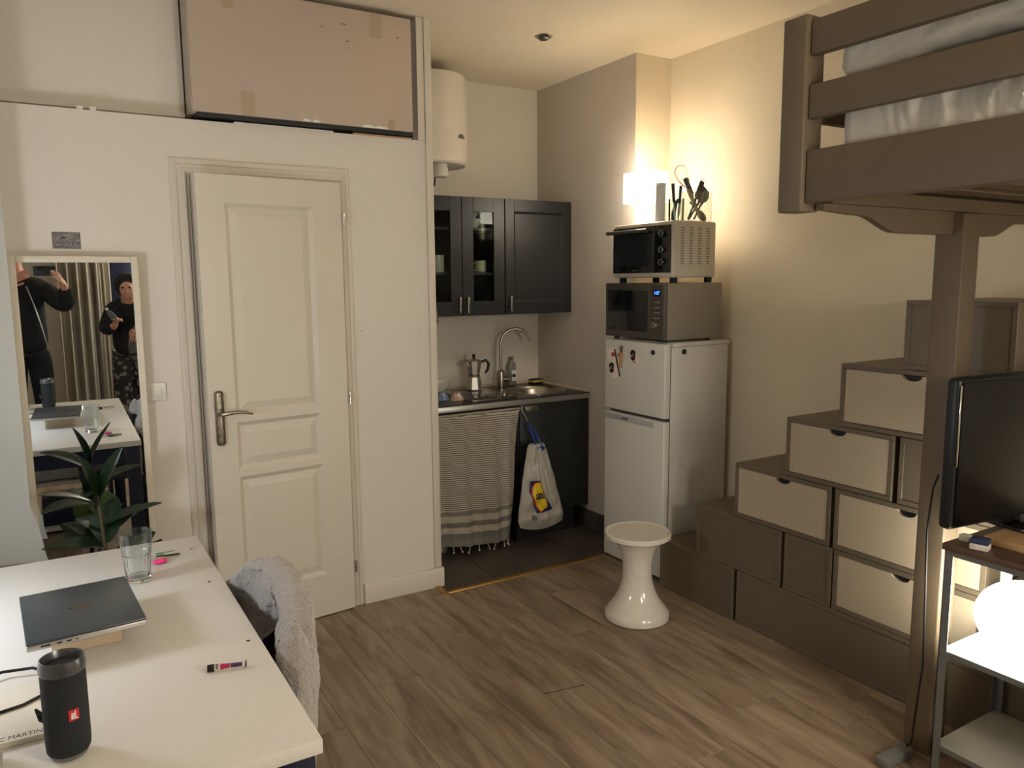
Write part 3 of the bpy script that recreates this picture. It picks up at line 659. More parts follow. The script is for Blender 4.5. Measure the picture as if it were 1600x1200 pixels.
def utensil(lbl, p0, p1, name, cat, m, head):
    t = thing(name, lbl, cat, p0); p0, p1 = Vector(p0), Vector(p1); d = (p1-p0).normalized(); u = d.cross(Vector((1, 0, 0))).normalized(); w = d.cross(u)
    MB().tube([p0, p0.lerp(p1, .5), p1], [.005, .005, .007], 8).build('handle', m, t)
    Mh = Matrix(((u.x, w.x, d.x, p1.x), (u.y, w.y, d.y, p1.y), (u.z, w.z, d.z, p1.z), (0, 0, 0, 1)))
    q = MB()
    if head == 'spat': q.box(-.003, .003, -.028, .028, -.01, .07, bev=.003, M=Mh)
    elif head == 'spoon': q.sphere((0, 0, 0), .028, .3, .9, 1.2, M=None); bmesh.ops.transform(q.bm, matrix=Mh, verts=q.bm.verts)
    elif head == 'grip':
        q.box(-.006, .006, -.014, .014, -.04, .05, bev=.005, M=Mh)
    q.build('head', m, t)
    return t, Mh
dkp = mat('dark_grey_nylon', (58, 60, 64), .4)
t, Mh = utensil('black grip utensil with hanging hole beside the whisk', (2.90, 2.93, OT+.01), (2.825, 2.95, OT+.17), 'spatula', 'spatula', dkp, 'grip')
t, Mh = utensil('grey tong handles with wire loop standing in the ribbed box', (2.80, 2.925, OT+.01), (2.872, 2.925, OT+.155), 'tongs', 'tongs', dkp, 'grip')
MB().tube([(Mh @ Vector((0, .009*math.cos(a), .052+.012*math.sin(a)))) for a in [2*PI*k/12 for k in range(12)]], .0015, 6, close=True).build('wire_loop', steeld, t)
utensil('wide dark nylon turner pointing right in the ribbed box', (2.82, 2.94, OT+.01), (2.895, 2.94, OT+.11), 'turner', 'spatula', dkp, 'spat')
utensil('grey nylon spoon resting low in front of the ribbed box turner', (2.83, 2.915, OT+.01), (2.90, 2.912, OT+.125), 'serving_spoon', 'spoon', mat('mid_grey_nylon', (104, 108, 112), .3), 'spoon')
utensil('dark ladle with bowl lying at the bottom of the ribbed box', (2.84, 2.955, OT+.10), (2.898, 2.93, OT+.03), 'ladle', 'ladle', dkp, 'spoon')

# ================================================================ WATER HEATER
wh = thing('water_heater', 'white cylindrical water heater hanging high above the black cupboards', 'water heater', (2.0, 4.16, 2.215))
wc = (1.985, 4.19, 0)
MB().lathe([(0, 2.235), (.17, 2.232), (.196, 2.222), (.206, 2.232), (.208, 2.25), (.208, 2.70), (.2, 2.715), (.17, 2.722), (0, 2.724)], wc, seg=64, sx=1.035, sy=1.035).build('tank', boilerw, wh)
MB().lathe([(0, 2.16), (.045, 2.16), (.05, 2.166), (.05, 2.2), (.045, 2.234), (0, 2.234)], (2.02, 4.14, 0), seg=32).build('thermostat_cap', whitep, wh)
MB().tube([(2.0, 4.16, 2.161), (2.0, 4.17, 2.12), (1.98, 4.2, 2.09), (1.95, 4.3, 2.07)], .005).build('cable', blackp, wh)
q = MB()
n = 10; th0 = -1.02
def on_cyl(a, z, r): return (wc[0]+1.035*r*math.cos(a), wc[1]+1.035*r*math.sin(a), z)
A = []; B = []
for i in range(n+1):
    a = th0-.17+.34*i/n; A.append(q.bm.verts.new(on_cyl(a, 2.36, .2095))); B.append(q.bm.verts.new(on_cyl(a, 2.36+.022*math.sin(PI*i/n)**.5+.004, .2095)))
for i in range(n): q.bm.faces.new((A[i], A[i+1], B[i+1], B[i]))
q.build('badge', mat('grey_badge', (98, 100, 102), .4), wh)
MB().box(1.85, 2.12, 4.40, KY, 2.3, 2.36).build('bracket', alu, wh)

# ================================================================ WALL CUPBOARDS
UY = 4.048
def shaker(b, x0, x1, z0, z1, y, fwid=.058, hole=True):
    b.box(x0, x0+fwid, y-.018, y, z0, z1, bev=.0012, seg=1); b.box(x1-fwid, x1, y-.018, y, z0, z1, bev=.0012, seg=1)
    b.box(x0+fwid, x1-fwid, y-.018, y, z0, z0+fwid+.01, bev=.0012, seg=1); b.box(x0+fwid, x1-fwid, y-.018, y, z1-fwid-.01, z1, bev=.0012, seg=1)
def handle_v(x, z, par):
    q = MB(); q.box(x-.007, x+.007, UY-.046, UY-.036, z-.046, z+.046, bev=.002); q.box(x-.004, x+.004, UY-.037, UY-.0185, z+.03, z+.04); q.box(x-.004, x+.004, UY-.037, UY-.0185, z-.04, z-.03)
    return q.build('handle', oldnickel, par)
def wall_unit(x0, x1, label, doors):
    t = thing('wall_cupboard', label, 'cupboard', ((x0+x1)/2, 4.23, 1.362))
    q = MB(); z0, z1 = 1.362, 2.047
    q.box(x0, x0+.016, UY+.001, KY-.002, z0, z1); q.box(x1-.016, x1, UY+.001, KY-.002, z0, z1); q.box(x0+.016, x1-.016, UY+.001, KY-.002, z0, z0+.016); q.box(x0+.016, x1-.016, UY+.001, KY-.002, z1-.016, z1)
    q.build('carcass', blackc, t, smooth=0)
    MB().box(x0+.016, x1-.016, KY-.012, KY-.002, z0+.016, z1-.016).build('back_panel', blackin, t, smooth=0)
    return t
wu = wall_unit(1.80, 2.388, 'black wall cupboard with two glass doors above the hob', 2)
for z in (1.60, 1.86): MB().box(1.817, 2.371, UY+.03, KY-.013, z, z+.014).build('shelf', blackin, wu, smooth=0)
for (a, b_, hx) in ((1.802, 2.099, 2.075), (2.103, 2.386, 2.128)):
    q = MB(); shaker(q, a, b_, 1.364, 2.045, UY, .072); d = q.build('door', blackc, wu, smooth=0)
    MB().box(a+.072, b_-.072, UY-.010, UY-.007, 1.446, 1.963).build('pane', paneg, d, smooth=0); handle_v(hx, 1.425, d)
wu2 = wall_unit(2.391, KX-.002, 'black wall cupboard with solid panel door beside the grey wall', 1)
q = MB(); shaker(q, 2.393, KX-.004, 1.364, 2.045, UY, .062); d = q.build('door', blackc, wu2, smooth=0)
q = MB(); q.box(2.45, KX-.06, UY-.009, UY-.004, 1.43, 1.98); q.build('panel', blackc, d, smooth=0)
for (pl2, ax, s0, s1) in (([(2.455, UY-.018), (2.467, UY-.0095), (2.455, UY-.0095)], 'z', 1.436, 1.973), ([(2.809, UY-.018), (2.797, UY-.0095), (2.809, UY-.0095)], 'z', 1.436, 1.973), ([(UY-.018, 1.436), (UY-.0095, 1.448), (UY-.0095, 1.436)], 'x', 2.455, 2.809), ([(UY-.018, 1.973), (UY-.0095, 1.961), (UY-.0095, 1.973)], 'x', 2.455, 2.809)):
    MB().prism(pl2, ax, s0, s1).build('moulding', blackc, d, smooth=0)
handle_v(2.42, 1.428, d)
# dishes behind glass
def cup(x, y, z, lbl, m=whitecer, r=.036, h=.07, hd_=True, name='mug', cat='mug'):
    t = thing(name, lbl, cat, (x, y, z))
    MB().lathe([(0, 0), (r*.8, 0), (r, .01), (r, h), (r-.003, h), (r-.004, .012), (0, .006)], (x, y, z+.0005), seg=28).build('body', m, t)
    if hd_: MB().tube([(x-r+.002, y, z+h*.8), (x-r-.018, y, z+h*.75), (x-r-.024, y, z+h*.5), (x-r-.016, y, z+h*.25), (x-r+.002, y, z+h*.2)], .0035, 8).build('handle', m, t)
cup(2.268, 4.12, 1.614, 'cream mug on the middle shelf behind the right glass door', mat('cream_ceramic', (196, 190, 160), .25))
def bowl(x, y, z, r, h, lbl, m=whitecer, inv=False, name='bowl', grp=None):
    pr = [(0, 0), (r*.45, 0), (r*.5, .006), (r*.85, h*.55), (r, h), (r-.003, h), (r*.8, h*.5), (r*.4, .012), (0, .01)]
    if inv: pr = [(a, h-b_) for a, b_ in pr]
    return tag(MB().lathe(pr, (x, y, z+.0005), seg=32).build(name, m), lbl, 'bowl', grp)
bowl(2.24, 4.15, 1.874, .055, .055, 'white bowl on the top shelf behind the right glass door, upper of two', whitecer)
bowl(2.23, 4.15, 1.932, .05, .045, 'white bowl stacked in another behind the right glass door', whitecer)
for (x, l) in ((2.30, 'clear wine glass on the top shelf behind the right glass door'), (1.97, 'clear stemmed glass on the top shelf behind the left glass door')):
    t = tag(MB().lathe([(0, 0), (.03, 0), (.03, .002), (.004, .006), (.004, .05), (.02, .065), (.032, .09), (.03, .135), (.029, .135), (.03, .09), (.018, .068), (0, .055)], (x, 4.13, 1.8745), seg=24).build('wine_glass', jarg), l, 'glass')
cup(1.995, 4.13, 1.614, 'white ribbed cup behind the left glass door', whitecer, .035, .1, False, 'cup', 'cup')
tag(MB().lathe([(0, 0), (.03, 0), (.032, .1), (.03, .1), (.028, .004), (0, .004)], (2.30, 4.1, 1.3785), seg=24).build('tumbler', jarg), 'small clear tumbler at the bottom behind the right glass door', 'glass')
for k, pw_ in enumerate(('bottom', 'middle', 'top')): tag(MB().lathe([(0, 0), (.05, 0), (.085, .012), (.085, .015), (.05, .004), (0, .004)], (2.22, 4.22, 1.3785+.016*k), seg=36).build('plate', whitecer), pw_+' white plate of the stack of three behind the right glass door', 'plate', 'stacked white plates behind the right glass door')

# ================================================================ WORKTOP AND BASE UNITS
CY0 = 3.826; CZ = .876
ct = thing('worktop', 'black kitchen worktop with metal front edge', 'worktop', (2.27, 4.12, .85))
hx0, hx1, hy0, hy1 = 2.385, 2.855, 3.86, 4.28; HCX, HCY, HRX, HRY = 2.62, 4.07, .2, .182
q = MB()
for a in ((PX+.001, hx0, CY0+.004, KY-.002), (hx1, KX-.002, CY0+.004, KY-.002), (hx0, hx1, CY0+.004, hy0), (hx0, hx1, hy1, KY-.002)): q.box(*a, CZ-.034, CZ)
nn = 64; O_ = []; I_ = []; J_ = []
for k in range(nn):
    a = 2*PI*(k+.5)/nn; c_, s_ = math.cos(a), math.sin(a); m_ = 1/max(abs(c_), abs(s_))
    O_.append(q.bm.verts.new(((hx0+hx1)/2+(hx1-hx0)/2*c_*m_, (hy0+hy1)/2+(hy1-hy0)/2*s_*m_, CZ)))
    I_.append(q.bm.verts.new((HCX+HRX*c_, HCY+HRY*s_, CZ))); J_.append(q.bm.verts.new((HCX+HRX*c_, HCY+HRY*s_, CZ-.03)))
for k in range(nn):
    j = (k+1) % nn; q.bm.faces.new((O_[k], O_[j], I_[j], I_[k])); q.bm.faces.new((I_[k], I_[j], J_[j], J_[k]))
q.build('board', worktop, ct, smooth=0)
MB().box(PX+.001, KX-.002, CY0, CY0+.0038, CZ-.038, CZ-.006, bev=.001).build('edge_strip', alu, ct)
q = MB(); q.prism([(KY-.002, CZ), (KY-.014, CZ), (KY-.002, CZ+.014)], 'x', PX+.002, KX-.003); q.prism([(KX-.002, CZ), (KX-.016, CZ), (KX-.002, CZ+.012)], 'y', CY0+.01, KY-.015)
q.build('wall_seal', mat('cream_silicone', (196, 182, 156), .5), ct, smooth=0)
bu = thing('base_cabinet', 'black base cabinet under the sink with long steel handle', 'cabinet', (2.62, 4.12, 0))
q = MB(); q.box(2.366, 2.384, CY0+.03, KY-.01, .15, CZ-.036); q.box(KX-.02, KX-.003, CY0+.03, KY-.01, .15, CZ-.036); q.box(2.384, KX-.02, CY0+.03, KY-.01, .15, .166)
q.build('carcass', blackc, bu, smooth=0)
d = MB().box(2.366, KX-.004, CY0+.012, CY0+.029, .155, CZ-.042, bev=.0015).build('door', blackc, bu)
MB().box(2.40, 2.492, CY0+.0, CY0+.0118, .796, .826, bev=.003).build('handle', oldnickel, d)
MB().box(2.366, 2.80, CY0+.06, CY0+.075, .002, .149).build('plinth', blackc, bu)
bl_ = thing('open_cabinet', 'black open cabinet under the hob, behind the striped towel', 'cabinet', (2.0, 4.12, 0))
q = MB(); q.box(PX+.004, PX+.02, CY0+.05, KY-.01, 0.001, CZ-.036); q.box(PX+.02, 2.345, CY0+.035, CY0+.05, CZ-.09, CZ-.036); q.box(2.346, 2.364, CY0+.02, KY-.01, .001, CZ-.04)
q.build('frame', blackc, bl_, smooth=0)
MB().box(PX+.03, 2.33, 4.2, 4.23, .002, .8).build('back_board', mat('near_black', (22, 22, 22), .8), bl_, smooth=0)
MB().cyl((PX+.01, CY0-.005, .812), (2.36, CY0-.005, .812), .006, seg=12).build('towel_rail', steel, bl_)
# towel
def towel(u, v):
    # u across, v from hem (0) to top (1)
    x0 = 1.70+.62*u; z = .055+.76*v
    fold = .012*math.sin(u*17+1.5*math.sin(v*3))*(1-v*.6) + .006*math.sin(u*41+v*4)
    y = CY0-.022 - fold - .012*(1-v)
    z += (.018*math.sin(u*5+.8))*(1-v) - (.05*(u)**2)*0 + .015*u*(1-v)
    x = x0 + .012*math.sin(v*5)*u + (.035*u*(v**3)) - .045*u*(1-v)*.9
    if v > .985: y += .012; z += .004
    if u > .86:
        k = (u-.86)/.14; y -= .022*math.sin(k*PI)*(.35+.65*v); x -= .012*k*(1-v)
    return (x, y, z)
tw = thing('striped_towel', 'white hammam towel with grey stripes and knotted fringe over the rail', 'towel', (2.0, CY0-.03, .05))
MB().grid(towel, 150, 60).build('cloth', towelm, tw, smooth=80)
MB().grid(lambda u, v: (1.70+.655*u, CY0-.018+.035*v, .815+.012*math.sin(PI*v)), 80, 8).build('top_fold', towelm, tw, smooth=80)
for k, uu in enumerate((.03, .12, .2, .33, .40, .5, .62, .72, .79, .9, .94, .98)):
    p = Vector(towel(uu, 0)); dx = .006*math.sin(k*2.1)
    MB().tube([p, p+Vector((dx, -.004, -.014)), p+Vector((dx*2.2, -.003, -.028))], [.002, .0018, .0018], 6).sphere(p+Vector((dx*2.4, -.003, -.033)), .0055, u=8, v=6).build('tassel', linen, tw)
tag(MB().lathe([(0, 0), (.04, 0), (.045, .01), (.045, .06), (.03, .075), (0, .075)], (1.88, 3.95, .001), seg=20).build('small_pot', mat('dull_pot', (120, 118, 110), .5)), 'dull grey pot on the tiles under the hem of the towel', 'pot')

# hob, sink, tap
hb = thing('hob', 'black glass two-ring hob with two small knobs set in the worktop', 'hob', (2.27, 4.12, CZ))
MB().box(2.07, 2.375, 3.87, 4.36, CZ+.0005, CZ+.009, bev=.002).build('frame', steel, hb)
MB().box(2.076, 2.369, 3.882, 4.352, CZ+.0092, CZ+.0115, bev=.001).build('glass', blackg, hb)
for yy in (3.985, 4.21):
    MB().tube([(2.18+.072*math.cos(a), yy+.072*math.sin(a), CZ+.0116) for a in [2*PI*k/36 for k in range(36)]], .0006, 4, close=True).build('ring', mat('ring_grey', (84, 84, 84), .4), hb)
for xx, yy in ((2.315, 3.93), (2.335, 4.0)): MB().lathe([(0, 0), (.015, 0), (.014, .016), (.012, .018), (0, .018)], (xx, yy, CZ+.0118), seg=24).build('knob', steel, hb)
sk = thing('sink', 'round stainless steel sink bowl set into the black worktop', 'sink', (2.62, 4.08, CZ))
sx_, sy_ = 2.62, 4.07
MB().lathe([(.202, .0006), (.202, .003), (.196, .0045), (.186, .004), (.180, -.002), (.176, -.02), (.168, -.10), (.15, -.125), (.03, -.132), (.03, -.134), (0, -.134)], (sx_, sy_, CZ), seg=64, sx=1.06, sy=.97).build('bowl', steel, sk)
MB().lathe([(.0, -.1335), (.028, -.1335), (.03, -.130), (.024, -.129), (.02, -.131), (0, -.131)], (sx_, sy_, CZ), seg=24).build('drain', chrome, sk)
tp = thing('kitchen_tap', 'tall brushed steel swan-neck tap behind the sink', 'tap', (2.51, 4.31, CZ))
tx, ty = 2.515, 4.31
MB().lathe([(0, 0), (.027, 0), (.027, .09), (.024, .105), (.012, .115), (0, .115)], (tx, ty, CZ+.0005), seg=32).build('base', steel, tp)
pts = [(tx, ty, CZ+.1), (tx, ty, CZ+.2), (tx, ty, CZ+.285)] + [(tx+.095-.095*math.cos(a), ty-.03*(1-math.cos(a)), CZ+.285+.095*math.sin(a)) for a in [PI*k/14 for k in range(1, 13)]]
pts += [(pts[-1][0]+.006, pts[-1][1]-.002, pts[-1][2]-.03)]
MB().tube(pts, .0095, 14).build('spout', steel, tp)
MB().cyl((tx, ty-.01, CZ+.055), (tx+.045, ty-.04, CZ+.055), .016, seg=20).tube([(tx+.045, ty-.04, CZ+.055), (tx+.06, ty-.05, CZ+.085)], .005, 8).build('lever', steel, tp)

# moka pot
mk = thing('moka_pot', 'aluminium stovetop coffee maker with black handle on the hob', 'coffee maker', (2.27, 4.25, CZ+.012))
c = (2.285, 4.25, CZ+.0125); M8 = 8
MB().lathe([(0, 0), (.05, 0), (.052, .004), (.042, .078), (.037, .085), (0, .085)], c, seg=8).build('boiler', alu, mk, smooth=20)
MB().lathe([(0, .084), (.036, .085), (.038, .098), (.0, .098)], c, seg=32).build('collar', steel, mk)
q = MB(); q.lathe([(0, .098), (.036, .098), (.05, .178), (0, .178)], c, seg=8); q.prism([(c[0]-.03, c[2]+.13), (c[0]-.066, c[2]+.176), (c[0]-.03, c[2]+.176)], 'y', c[1]-.012, c[1]+.012)
q.build('upper_body', alu, mk, smooth=20)
MB().lathe([(.051, .178), (.045, .186), (.01, .196), (0, .196), (0, .178)], c, seg=8).build('lid', alu, mk, smooth=20)
MB().lathe([(0, .196), (.008, .196), (.011, .222), (0, .224)], c, seg=10).build('lid_knob', blackp, mk)
MB().tube([(c[0]+.04, c[1]-.01, c[2]+.17), (c[0]+.075, c[1]-.02, c[2]+.182), (c[0]+.093, c[1]-.024, c[2]+.16), (c[0]+.088, c[1]-.022, c[2]+.125), (c[0]+.07, c[1]-.018, c[2]+.1)], [.008, .009, .010, .009, .006], 10).build('handle', blackp, mk)
# detergent
dtb = thing('soap_bottle', 'clear washing-up liquid bottle with grey cap behind the tap', 'bottle', (2.64, 4.37, CZ))
MB().lathe([(0, 0), (.028, 0), (.030, .006), (.030, .125), (.026, .145), (.012, .158), (.012, .165), (0, .165)], (2.635, 4.372, CZ+.001), seg=28, sy=.7).build('bottle', mat('soap_plastic', (190, 192, 184), .15, trans=.6, ior=1.2), dtb)
MB().lathe([(0, .165), (.014, .165), (.012, .19), (0, .19)], (2.635, 4.372, CZ+.001), seg=20).build('cap', steeld, dtb)
MB().box(2.622, 2.655, 4.349, 4.3505, CZ+.03, CZ+.10, bev=.0005).build('label_sticker', whitem, dtb)
MB().box(2.628, 2.65, 4.348, 4.3487, CZ+.055, CZ+.075).build('blue_mark', bluem, dtb)
sd = tag(MB().lathe([(0, 0), (.04, 0), (.052, .008), (.054, .014), (.05, .014), (.038, .004), (0, .003)], (2.80, 4.335, CZ+.001), seg=32, sy=.8).build('sponge_dish', mat('dark_dish', (40, 38, 36), .3)), 'small dark dish holding the sponge in the worktop corner', 'dish')
spg = thing('sponge', 'yellow sponge with blue scouring top on the small dark dish', 'sponge', (2.80, 4.335, CZ+.009)); Rz = Matrix.Translation((2.80, 4.335, 0)) @ Matrix.Rotation(.2, 4, 'Z')
MB().box(-.043, .043, -.028, .028, CZ+.0095, CZ+.027, bev=.003, M=Rz).build('foam', mat('yellow_foam', (206, 190, 70), .9, bump=.4, bscale=200), spg)
MB().box(-.043, .043, -.028, .028, CZ+.0272, CZ+.034, bev=.002, M=Rz).build('scourer', mat('blue_scourer', (36, 74, 104), .95, bump=.5, bscale=300), spg)
bowl(2.035, 4.0, CZ, .042, .038, 'small pink patterned bowl upside down on the worktop', pinkcer, True)
bowl(1.965, 4.06, CZ, .045, .045, 'small blue patterned bowl upside down beside the partition', bluecer, True)
bowl(1.955, 4.08, CZ+.0485, .075, .055, 'large white bowl stacked above the blue patterned bowl', whitecer, False)
# dish towel behind partition
dt_ = thing('dish_cloth', 'beige patterned dish cloth hanging at the edge of the partition', 'cloth', (1.80, 3.93, 1.33))
MB().grid(lambda u, v: (1.80+.075*u*(1-.55*v)+.02*(1-v)*u+.008*math.sin(v*9), 3.93-.02*math.sin(u*6), 1.33+.32*v), 20, 30, .002).build('cloth', mat('patterned_cloth', (170, 158, 144), .9, var=.35, vscale=50), dt_)
MB().tube([(PX, 3.94, 1.67), (1.74, 3.935, 1.665), (1.81, 3.93, 1.66), (1.82, 3.93, 1.645)], .003, 8).build('hook', steel, dt_)

# carrier bag on a hook
BY = CY0-.012
hk = tag(MB().tube([(2.368, CY0-.004, .835), (2.369, CY0-.014, .80), (2.392, BY-.004, .765), (2.398, BY-.008, .745), (2.388, BY-.014, .735), (2.378, BY-.014, .745)], .0018, 8).build('wire_hook', steel), 'thin steel wire hook on the front of the black base cabinet', 'hook')
bg = thing('carrier_bag', 'white plastic carrier bag with blue straps hanging on the wire hook', 'bag', (2.44, BY-.06, .1))
def bagf(side):
    def fn(u, v):
        z = .10+.52*v
        hw = .052 + .118*(1-v)**.8
        if v < .1: hw *= (1-(.1-v)*1.2)
        cx = 2.445-.035*v; x = cx+(u*2-1)*hw + .006*noise.noise(Vector((u*4, v*6, side)))
        bul = (.035+.055*(1-v))*math.sqrt(max(0, 1-(u*2-1)**2))*min(1, v*6+.15)
        n_ = noise.noise(Vector((u*5, v*7, side*3)))*.014+noise.noise(Vector((u*13, v*5, side*3)))*.006
        y = BY-.085 - side*(bul*.55+n_*min(1, v*6+.1)*min(1, 8*(1-abs(u*2-1))))
        z += .03*((u*2-1)**2)*(1-v)**3
        return (x, y, z)
    return fn
q = MB(); q.grid(bagf(1), 48, 64); q.grid(bagf(-1), 24, 24); q.build('bag', bagm, bg, smooth=70)
fr_ = bagf(1)
def bagpt(x, z, off=.0022):
    # nearest point of front sheet to x,z
    v = (z-.10)/.52; hw = .052+.118*(1-v)**.8; cx = 2.445-.035*v; u = min(1, max(0, ((x-cx)/hw+1)/2)); p = fr_(u, v); return (x, p[1]-off, z)
def patch(name, m, poly, off, par):
    q = MB(); from mathutils.geometry import tessellate_polygon
    bmx = q.bm; x0 = min(p[0] for p in poly); x1 = max(p[0] for p in poly); z0 = min(p[1] for p in poly); z1 = max(p[1] for p in poly)
    vs_ = [bmx.verts.new((p[0], 0, p[1])) for p in poly]; bmx.faces.new(vs_)
    bmesh.ops.triangulate(bmx, faces=bmx.faces)
    for k in range(3): bmesh.ops.subdivide_edges(bmx, edges=[e for e in bmx.edges if e.calc_length() > .01], cuts=1, use_grid_fill=False); bmesh.ops.triangulate(bmx, faces=bmx.faces)
    for v in bmx.verts: v.co = Vector(bagpt(v.co.x, v.co.z, off))
    return q.build(name, m, par, smooth=0)
patch('blue_square', bluem, [(2.3520, 0.4087), (2.4122, 0.4050), (2.4416, 0.3050), (2.4992, 0.2257), (2.4800, 0.2172), (2.3840, 0.2135), (2.3648, 0.2806), (2.3456, 0.3416)], .004, bg)
patch('red_ring', redm, [(2.3776, 0.3965), (2.4122, 0.3977), (2.4390, 0.3050), (2.4634, 0.2440), (2.4058, 0.2159), (2.3725, 0.2684), (2.3520, 0.3294), (2.3584, 0.3721)], .006, bg)
patch('yellow_disc', yellowm, [(2.3840, 0.3904), (2.4122, 0.3928), (2.4352, 0.3050), (2.4570, 0.2477), (2.4083, 0.2220), (2.3789, 0.2708), (2.3584, 0.3294), (2.3648, 0.3684)], .008, bg)
patch('grey_barcode', mat('grey_print', (96, 100, 106), .5), [(2.355, .205), (2.385, .198), (2.382, .172), (2.352, .178)], .004, bg)
tx_ = text('LIDL', .046, FY(2.404, bagpt(2.405, .315)[1]-.012, .315), bluem, bg, bold=.002, sx=.66)
q = MB()
q.tube([(2.408, BY-.09, .60), (2.402, BY-.06, .66), (2.393, BY-.014, .735), (2.415, BY-.075, .68), (2.432, BY-.10, .615)], .0065, 6)
q.tube([(2.41, BY-.10, .595), (2.43, BY-.11, .603), (2.455, BY-.105, .592), (2.452, BY-.1, .585), (2.42, BY-.1, .585)], .006, 6)
q.build('strap', bluest, bg)

# ================================================================ WALL MIRROR, SWITCH, POSTCARD
mr = thing('standing_mirror', 'tall white-framed mirror leaning on the wall left of the door', 'mirror', (.12, WY-.003, .0), 0, None, 0)
mr.rotation_euler = (math.radians(1.0), 0, math.radians(-.12)); mr.location = (.1205, WY-.012, .002)
fwd_, mh_ = .0245, 1.672; hw_ = .2185
q = MB()
for a, b_, c, d in ((-hw_, -hw_+fwd_, 0, mh_), (hw_-fwd_, hw_, 0, mh_), (-hw_+fwd_, hw_-fwd_, 0, fwd_), (-hw_+fwd_, hw_-fwd_, mh_-fwd_, mh_)): q.box(a, b_, -.02, 0, c, d, bev=.003, seg=2)
q.build('frame', mat('white_frame', (216, 208, 190), .4), mr, local=True)
MB().box(-hw_+fwd_, hw_-fwd_, -.010, -.006, fwd_, mh_-fwd_).build('glass', mirrorm, mr, smooth=0, local=True)
sw = thing('light_switch', 'white square light switch on the wall beside the mirror', 'light switch', (.377, WY, 1.122))
MB().box(.339, .417, WY-.009, WY-.0005, 1.083, 1.161, bev=.005, seg=3).build('plate', whitep, sw); MB().box(.357, .399, WY-.013, WY-.0092, 1.101, 1.143, bev=.002).build('rocker', whitep, sw)
pc = tag(MB().grid(lambda u, v: (.052+.096*u, WY-.0012, 1.703+.064*v), 2, 2).build('postcard', photom), 'small dark postcard of crowded rooftops taped above the mirror', 'postcard')
for a, z in ((1.279, 1.337), (1.582, 1.328)): 
    struct(MB().cyl((a, WY-.0006, z), (a, WY+.001, z), .0025, seg=10).build('trim_drill_hole', blackm))

# cardboard box in the loft opening
cb = thing('cardboard_box', 'large pinkish cardboard box with tape patches lying above the door', 'box', (1.07, 3.7, TZ+.01))
MB().box(.583, 1.552, 3.452, 4.0, TZ+.028, 2.762, bev=.003).build('box', cardb, cb)
MB().box(.60, 1.545, 3.46, 3.95, TZ+.012, TZ+.0275).build('base_tray', mat('dark_base', (36, 38, 42), .6), cb)
MB().box(.5805, .5828, 3.456, 3.996, TZ+.03, 2.758).build('side_flap', cardside, cb)
for (a, b_, c, d) in ((.715, .765, 2.68, 2.7615), (1.355, 1.405, 2.655, 2.7615), (.775, .832, TZ+.029, 2.36), (1.43, 1.46, TZ+.03, TZ+.075)):
    MB().box(a, b_, 3.4512, 3.4519, c, d).build('tape', tapem, cb, smooth=0)
for (a, z, w_) in ((1.13, 2.665, .006), (1.24, 2.62, .011), (1.48, 2.67, .01), (1.22, 2.69, .022)): MB().box(a, a+w_, 3.4512, 3.4518, z, z+.003).build('mark', blackm, cb, smooth=0)
for (a, w_) in ((1.03, .04), (1.075, .035), (1.30, .07), (1.36, .07)): MB().prism([(a, TZ+.0285), (a+w_, TZ+.0285), (a+w_*.8, TZ+.036), (a+w_*.4, TZ+.041), (a+w_*.1, TZ+.037)], 'y', 3.4512, 3.4518).build('torn_patch', whitem, cb, smooth=0)

# ================================================================ LEFT CURTAIN PANEL next to the mirror
def lc(u, v):
    z = .56+2.22*v
    xr = -.088 - (.006 if v > .08 else 0) + (.036*max(0, (.08-v)/.08) if v < .08 else 0)
    x = -.75+(xr+.75)*u
    y = 3.31 + .010*math.sin(u*9) + .002*math.sin(u*30)
    z2 = z - (.03*u if v < .02 else 0)*1.0 + .03*(1-u)*(1-v)
    return (x, y, z2)
tag(MB().grid(lc, 40, 60, .004).build('white_curtain', mat('white_panel_cloth', (224, 224, 218), .8)), 'plain white curtain panel with flared hem at the left picture edge', 'curtain')

# ================================================================ DESK
TY0, TY1, TX0, TX1, TT = 1.295, 2.628, -.62, .375, .75
dk = thing('desk', 'large white desk with dark navy legs in the left foreground', 'desk', (-.1, 1.96, 0))
MB().box(TX0, TX1, TY0, TY1, TT-.028, TT, bev=.0018, seg=2).build('tabletop', tablew, dk)
q = MB(); 
for a in (TX0+.04, TX1-.066):
    for b_ in (TY0+.03, TY1-.09): MB().box(a, a+.06, b_, b_+.06, 0, TT-.0285, bev=.002).build('leg', navy, dk)
for (a, b_, c, d) in ((TX0+.1, TX1-.076, TY0+.035, TY0+.06), (TX0+.1, TX1-.076, TY1-.075, TY1-.05), (TX1-.06, TX1-.035, TY0+.091, TY1-.091), (TX0+.05, TX0+.07, TY0+.091, TY1-.091)):
    MB().box(a, b_, c, d, TT-.115, TT-.0285).build('apron', navy, dk)
for (a, b_) in ((.337, 2.188), (.348, 1.765), (.34, 2.50)): MB().cyl((a, b_, TT+.0002), (a, b_, TT+.0006), .0042, seg=14).build('screw_hole', mat('hole_dark', (40, 34, 30), .7), dk)
